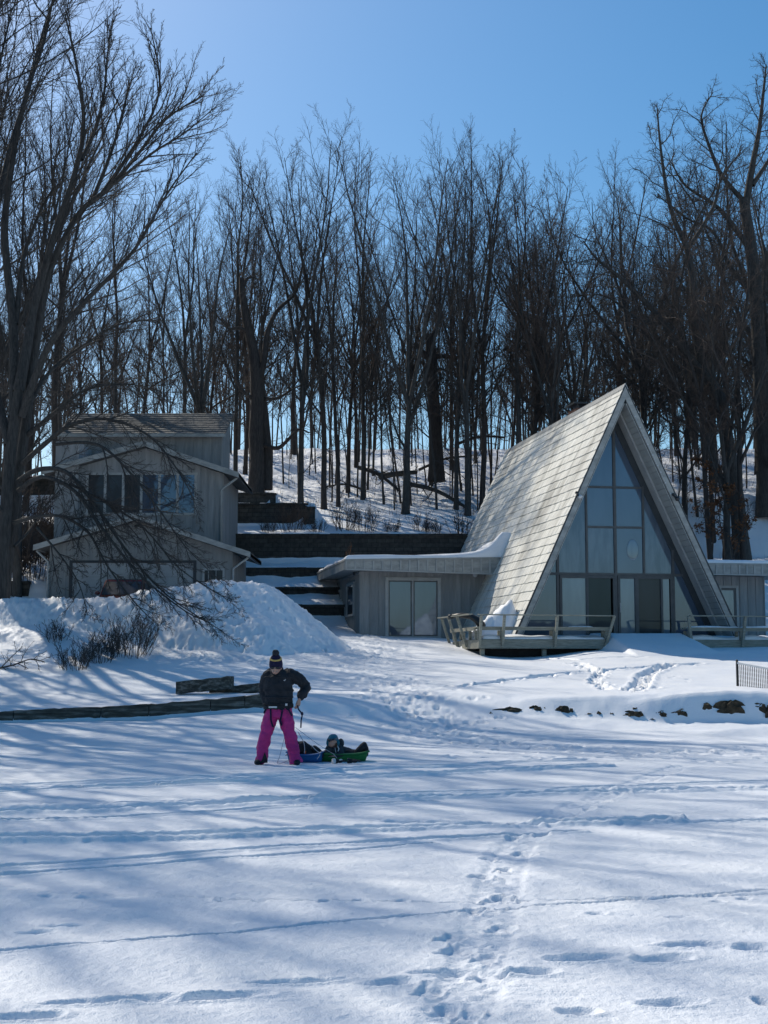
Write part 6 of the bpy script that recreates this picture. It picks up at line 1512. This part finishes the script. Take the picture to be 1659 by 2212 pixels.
# -- sleds
def sled(label, x, y, rz, L_, w, m):
    o = thing('sled', label, 'sled', (x, y, gnd(x, y) - .01), rz)
    t = np.linspace(-1, 1, 41); sx = np.linspace(-1, 1, 25); U_, V_ = np.meshgrid(sx, t)
    rim = .115 + .05 * np.abs(V_) ** 3
    a = np.clip((np.abs(U_) - .72) / .20, 0, 1); e = np.clip((np.abs(V_) - .84) / .13, 0, 1); s_ = np.maximum(a, e); s_ = s_ * s_ * (3 - 2 * s_)
    lip = np.clip((np.maximum(np.abs(U_) - .92, (np.abs(V_) - .97) * 2.5)) / .08, 0, 1)
    Z_ = rim * s_ - .02 * lip + .012 * np.cos(U_ * 12) * (1 - s_)
    Wd = w / 2 * (1 - .22 * np.clip(np.abs(V_) - .55, 0, 1) ** 1.5 * 2)
    b = put('shell', grid_mesh('shell', V_ * L_ / 2, U_ * Wd, Z_ + .02, m), o); sd = b.modifiers.new('t', 'SOLIDIFY'); sd.thickness = .012
    return o
blue_pl = mat('blue_plastic', (.01, .085, .25), (.014, .11, .30), 3, rough=.4, spec=.4)
green_pl = mat('green_plastic', (.018, .13, .028), (.026, .17, .04), 3, rough=.4, spec=.4)
sb = sled('blue plastic sled half hidden behind the magenta trouser leg', -1.262, 23.25, -.10, .60, .44, blue_pl)
sg_ = sled('green plastic sled carrying the child in the teal knit hat', -.70, 23.45, .05, .92, .46, green_pl)
# -- child propped up on the green sled
child_coat = mat('dark_grey_coat', (.028, .036, .045), (.05, .058, .066), 9, rough=.8, bump=.3, bscale=60)
teal = mat('teal_knit', (.02, .14, .20), (.035, .19, .26), 26, rough=.9, bump=.6, bscale=80)
greyk = mat('grey_knit', (.05, .06, .07), (.14, .16, .18), 14, rough=.9, lo=.45, hi=.5)
gx, gy = -.72, 23.45; gzz = gnd(gx, gy) + .03
kid = thing('person', 'child in dark coat and teal ear-flap hat, propped up on the green sled', 'person', (gx, gy, gzz))
def E(X, z, y=0.0): return Vector((X - gx, y, z - gzz))
hc2 = E(-.835, .315, -.10)
mb = MB(); mb.ball(hc2, (.070, .078, .088), 16, 12); mb.ball(hc2 + Vector((-.02, -.035, -.045)), (.048, .048, .048), 12, 10)
mb.tube([hc2 + Vector((-.032, -.068, .0)), hc2 + Vector((-.045, -.088, -.028)), hc2 + Vector((-.040, -.078, -.035))], [.007, .012, .009], 8)
for q in (-.055, -.03): mb.ball(hc2 + Vector((q, -.072, -.058)), (.014, .008, .005), 8, 6)
for sx in (-1, 1): mb.ball(hc2 + Vector((sx * .07, .01, -.01)), (.01, .018, .024), 8, 6)
cap_tube(mb, [hc2 + Vector((.015, .02, -.07)), E(-.80, .19, -.06)], [.036, .042])
mb.tube([E(-.80, .20, -.05), E(-.74, .13, .03), E(-.60, .10, .10)], [.085, .095, .08], 12)
cap_tube(mb, [E(-.60, .10, .10), E(-.47, .085, .14), E(-.36, .10, .10)], [.06, .05, .04])
cap_tube(mb, [E(-.60, .09, .02), E(-.47, .08, .02), E(-.36, .10, .0)], [.06, .05, .04])
cap_tube(mb, [E(-.86, .19, -.09), E(-.93, .11, -.17), E(-1.0, .09, -.15)], [.035, .03, .024]); cap_tube(mb, [E(-.73, .19, -.09), E(-.70, .10, -.18), E(-.80, .09, -.21)], [.035, .03, .024])
for wp, dv in (((-1.0, .09, -.15), (-1, .1, -.05)), ((-.80, .09, -.21), (-1, -.1, -.05))):
    w_ = E(*wp[:2], wp[2]); d = Vector(dv).normalized(); mb.ball(w_ + d * .03, (.03, .026, .016), 10, 8)
    for k in range(4):
        b = w_ + d * .05 + Vector((0, (k - 1.5) * .013, 0)); mb.tube([b - d * .015, b, b + d * (.03 + .006 * (k in (1, 2))), b + d * .045 + Vector((0, 0, -.012))], [.007, .007, .006, .005], 6)
    mb.tube([w_ + d * .02, w_ + d * .04 + Vector((0, .03, .004)), w_ + d * .06 + Vector((0, .035, 0))], [.009, .008, .006], 6)
blob('body', mb, skin, kid, .0055, 2)
mb = MB(); mb.tube([E(-.815, .235, -.06), E(-.805, .20, -.05), E(-.79, .14, -.03), E(-.72, .12, .04), E(-.58, .10, .09)], [.062, .105, .125, .125, .10], 16)
cap_tube(mb, [E(-.885, .195, -.09), E(-.93, .115, -.16), E(-.985, .10, -.15)], [.055, .048, .038]); cap_tube(mb, [E(-.72, .195, -.09), E(-.685, .11, -.18), E(-.78, .10, -.205)], [.058, .05, .038])
mb.tube([E(-.805 + .085 * math.cos(a), .235 + .012 * math.sin(a), -.03 + .06 * math.sin(a)) for a in np.linspace(-.6, math.pi + .6, 14)], .03, 8)
mb.ball(E(-.70, .29, .01), (.05, .045, .07), 10, 8)
kc = blob('coat', mb, child_coat, kid, .007, 3, .016, .06)
mb = MB(); mb.bar(E(-.795, .22, -.155), E(-.77, .10, -.17), .008, .006, (0, 1, 0)); mb.build('zip', M['white_metal'], kc)
mb = MB(); mb.bar(E(-.755, .245, -.125), E(-.73, .20, -.16), .016, .02, (0, 1, 0)); mb.bar(E(-.73, .20, -.16), E(-.745, .16, -.175), .014, .02, (0, 1, 0)); mb.build('collar_edge', M['white_metal'], kc)
mb = MB(); mb.tube([E(-.62, .11, .08), E(-.52, .095, .10), E(-.44, .10, .08), E(-.37, .15, .05)], [.105, .085, .08, .075], 14); cap_tube(mb, [E(-.60, .10, .0), E(-.47, .09, -.01), E(-.37, .14, -.02)], [.085, .075, .07]); blob('trousers', mb, black_cloth, kid, .008, 3, .016, .07)
for y in (.06, -.05):
    mb = MB(); cap_tube(mb, [E(-.42, .14, y), E(-.34, .23, y)], [.062, .058]); cap_tube(mb, [E(-.325, .255, y), E(-.30, .19, y), E(-.292, .105, y)], [.048, .050, .040]); blob('boot', mb, black_cloth, kid, .007, 3)
mb = MB(); kt = Matrix.Rotation(R(-8), 3, 'X')
mb.tube([hc2 + Vector((.004, .0, .015)), hc2 + Vector((.008, .006, .055)), hc2 + Vector((.010, .010, .095)), hc2 + Vector((.010, .010, .118))], [.084, .086, .066, .03], 18)
mb.tube([hc2 + Vector((.075, .005, .03)), hc2 + Vector((.085, .0, -.03)), hc2 + Vector((.085, -.01, -.075))], [.03, .034, .016], 10, True, .6); mb.tube([hc2 + Vector((-.068, -.0, .03)), hc2 + Vector((-.078, -.005, -.03)), hc2 + Vector((-.082, -.01, -.07))], [.028, .030, .014], 10, True, .6)
kh = blob('knit_hat', mb, teal, kid, .006, 3)
mb = MB(); mb.tube([hc2 + Vector((-.082, -.01, -.065)), hc2 + Vector((-.105, -.015, -.10)), hc2 + Vector((-.115, -.015, -.13))], [.009, .009, .012], 8); mb.build('hat_string', greyk, kh)
mb = MB(); mb.tube([hc2 + Vector((-.0, -.006, .03)), hc2 + Vector((-.005, -.01, .058))], [.0885, .0875], 22); o = mb.build('hat_band', greyk, kh)
mb = MB()
for q in (-.050, -.008): mb.ball(hc2 + Vector((q, -.070, .002)), (.010, .007, .007), 8, 6)
mb.build('eyes', black_gloss, kid)
mb = MB(); mb.ball(hc2 + Vector((.06, -.035, -.055)), (.022, .03, .035), 10, 8); mb.ball(hc2 + Vector((.05, -.045, -.085)), (.014, .018, .03), 8, 6); blob('hair', mb, mat('brown_hair', (.05, .028, .015), (.10, .055, .03), 30, rough=.6), kid, .006, 1)
# -- second child, lying on the blue sled behind the leg
bx_, by_ = -1.36, 23.25; bz = gnd(bx_, by_) + .03
k2 = thing('person', 'child in black snowsuit curled up on the blue sled behind the standing person', 'person', (bx_, by_, bz))
def E2(X, z, y=0.0): return Vector((X - bx_, y, z - bz))
h3 = E2(-1.475, .26, -.02)
mb = MB(); mb.ball(h3, (.075, .08, .09), 14, 10); mb.ball(h3 + Vector((-.045, -.03, -.04)), (.045, .045, .045), 10, 8); mb.ball(h3 + Vector((-.082, -.03, -.02)), (.014, .012, .016), 8, 6); mb.ball(h3 + Vector((-.075, -.035, -.055)), (.008, .016, .006), 8, 6)
for sy in (-1, 1): mb.ball(h3 + Vector((.01, sy * .08, -.01)), (.018, .01, .024), 8, 6)
cap_tube(mb, [h3 + Vector((.03, .02, -.05)), E2(-1.43, .19, 0)], [.04, .05]); mb.tube([E2(-1.45, .19, 0), E2(-1.33, .19, .02), E2(-1.22, .13, .02)], [.08, .10, .09], 12)
cap_tube(mb, [E2(-1.24, .13, -.05), E2(-1.14, .10, -.06), E2(-1.06, .13, -.05)], [.05, .045, .04]); cap_tube(mb, [E2(-1.24, .13, .07), E2(-1.14, .10, .08), E2(-1.06, .13, .07)], [.05, .045, .04])
for sy, yy in ((-1, -.12), (1, .12)):
    cap_tube(mb, [E2(-1.44, .18, yy * .8), E2(-1.47, .11, yy * 1.3), E2(-1.50, .11, yy)], [.035, .03, .024]); mb.ball(E2(-1.53, .11, yy), (.032, .026, .016), 8, 6)
    for k in range(4): b = E2(-1.545, .11, yy + (k - 1.5) * .013); mb.tube([b, b + Vector((-.03, 0, 0)), b + Vector((-.045, 0, -.012))], [.007, .006, .005], 6)
    b = E2(-1.52, .115, yy); mb.tube([b, b + Vector((-.02, sy * -.03, .005)), b + Vector((-.04, sy * -.034, 0))], [.009, .008, .006], 6)
blob('body', mb, skin, k2, .006, 2)
mb = MB(); mb.tube([E2(-1.475, .205, 0), E2(-1.40, .205, 0), E2(-1.32, .205, .02), E2(-1.24, .155, .02), E2(-1.15, .11, .02)], [.075, .115, .128, .115, .085], 16)
for yy in (-.12, .12): cap_tube(mb, [E2(-1.42, .19, yy * .8), E2(-1.46, .12, yy * 1.3), E2(-1.49, .12, yy)], [.06, .05, .04])
for yy in (-.05, .07): cap_tube(mb, [E2(-1.25, .13, yy), E2(-1.15, .10, yy), E2(-1.09, .11, yy)], [.085, .07, .06])
s2 = blob('snowsuit', mb, black_cloth, k2, .008, 3, .02, .07)
mb = MB(); mb.ball(E2(-1.265, .15, -.118), (.022, .012, .03), 10, 8); mb.build('orange_patch', mat('orange_patch', (.55, .10, .03), (.6, .14, .04), 8, rough=.7), s2)
for yy in (-.06, .07):
    mb = MB(); cap_tube(mb, [E2(-1.13, .205, yy), E2(-1.08, .165, yy), E2(-1.0, .10, yy)], [.052, .056, .042]); blob('boot', mb, black_cloth, k2, .007, 3)
mb = MB(); mb.tube([h3 + Vector((.01, 0, .01)), h3 + Vector((.012, 0, .06)), h3 + Vector((.012, 0, .105))], [.085, .084, .04], 16); blob('beanie', mb, navy, k2, .007, 3)

# -- gloves and ropes
for x, y, rz, lab in ((-.70, 22.78, .5, 'black and white glove lying palm up on the snow before the green sled'), (-.47, 22.80, -.2, 'all black glove lying flat on the snow, right of the black and white one')):
    g = thing('glove', lab, 'glove', (x, y, gnd(x, y) + .02), rz); mb = MB()
    mb.ball((0, 0, .03), (.055, .045, .032), 12, 8); mb.tube([(-.10, 0, .03), (-.04, 0, .03)], [.042, .036], 12)
    for k in range(4): mb.tube([(.03, (k - 1.5) * .022, .03), (.075, (k - 1.5) * .026, .036), (.10 + .01 * (k in (1, 2)), (k - 1.5) * .027, .022)], [.014, .013, .009], 8)
    mb.tube([(-.01, -.04, .03), (.025, -.07, .035), (.05, -.075, .03)], [.016, .014, .010], 8)
    go = blob('shell', mb, black_cloth, g, .006, 2)
    if rz > 0: b = MB(); b.tube([(-.125, 0, .03), (-.09, 0, .03)], [.046, .045], 14); b.build('cuff', white_cloth, g); b = MB(); b.ball((.0, -.035, .05), (.03, .018, .016), 10, 6); b.build('palm_patch', white_cloth, g)
    else: b = MB(); b.tube([(-.11, 0, .03), (-.085, 0, .03)], [.045, .044], 14); b.build('cuff', black_gloss, g)
rope_m = mat('rope', (.34, .36, .40), (.44, .46, .50), 40, rough=.8)
def rope(label, pts, r=.0055):
    c = Vector(pts[0]); o = thing('rope', label, 'rope', tuple(c)); P = [Vector(p) for p in pts]; out = []
    for i in range(len(P) - 1):
        a, b, d, e = P[max(i - 1, 0)], P[i], P[i + 1], P[min(i + 2, len(P) - 1)]
        for k in range(6):
            t = k / 6; out.append(.5 * ((2 * b) + (d - a) * t + (2 * a - 5 * b + 4 * d - e) * t * t + (3 * b - a - 3 * d + e) * t ** 3) - c)
    out.append(P[-1] - c); MB().tube(out, r, 6).build('cord', rope_m, o)
def K(cx, cy, y): return at(620 + .12235 * cx, 1525 + .12235 * cy, y)
rope('thin tow rope slanting from the belt to the middle of the green sled', [K(150, 380, 22.75), K(400, 570, 22.9), K(600, 710, 23.05), K(770, 822, 23.2)], .004)
rope('pale rope loop over the back of the child on the blue sled', [K(200, 470, 22.8), K(270, 590, 22.9), K(300, 660, 22.95), K(312, 760, 23.0), K(305, 835, 23.02)], .006)
rope('pale rope hanging from the rim where the blue and green sleds meet', [K(430, 690, 22.95), K(500, 770, 22.98), K(575, 832, 23.0), K(575, 875, 22.98), K(530, 940, 22.95)], .006)
rope('short pale rope end on the side of the green sled', [K(770, 822, 23.2), K(825, 852, 23.12), K(880, 920, 23.1)], .006)
rope('thin rope trailing between the legs of the standing person', [(PX + .08, 22.7, PZ + .55), (PX + .02, 22.75, PZ + .33), (PX - .03, 22.72, PZ + .12), (PX - .05, 22.65, gnd(PX - .05, 22.65) + .01), (PX + .12, 22.75, gnd(PX + .12, 22.75) + .06), (PX + .2, 22.95, PZ + .10)], .004)
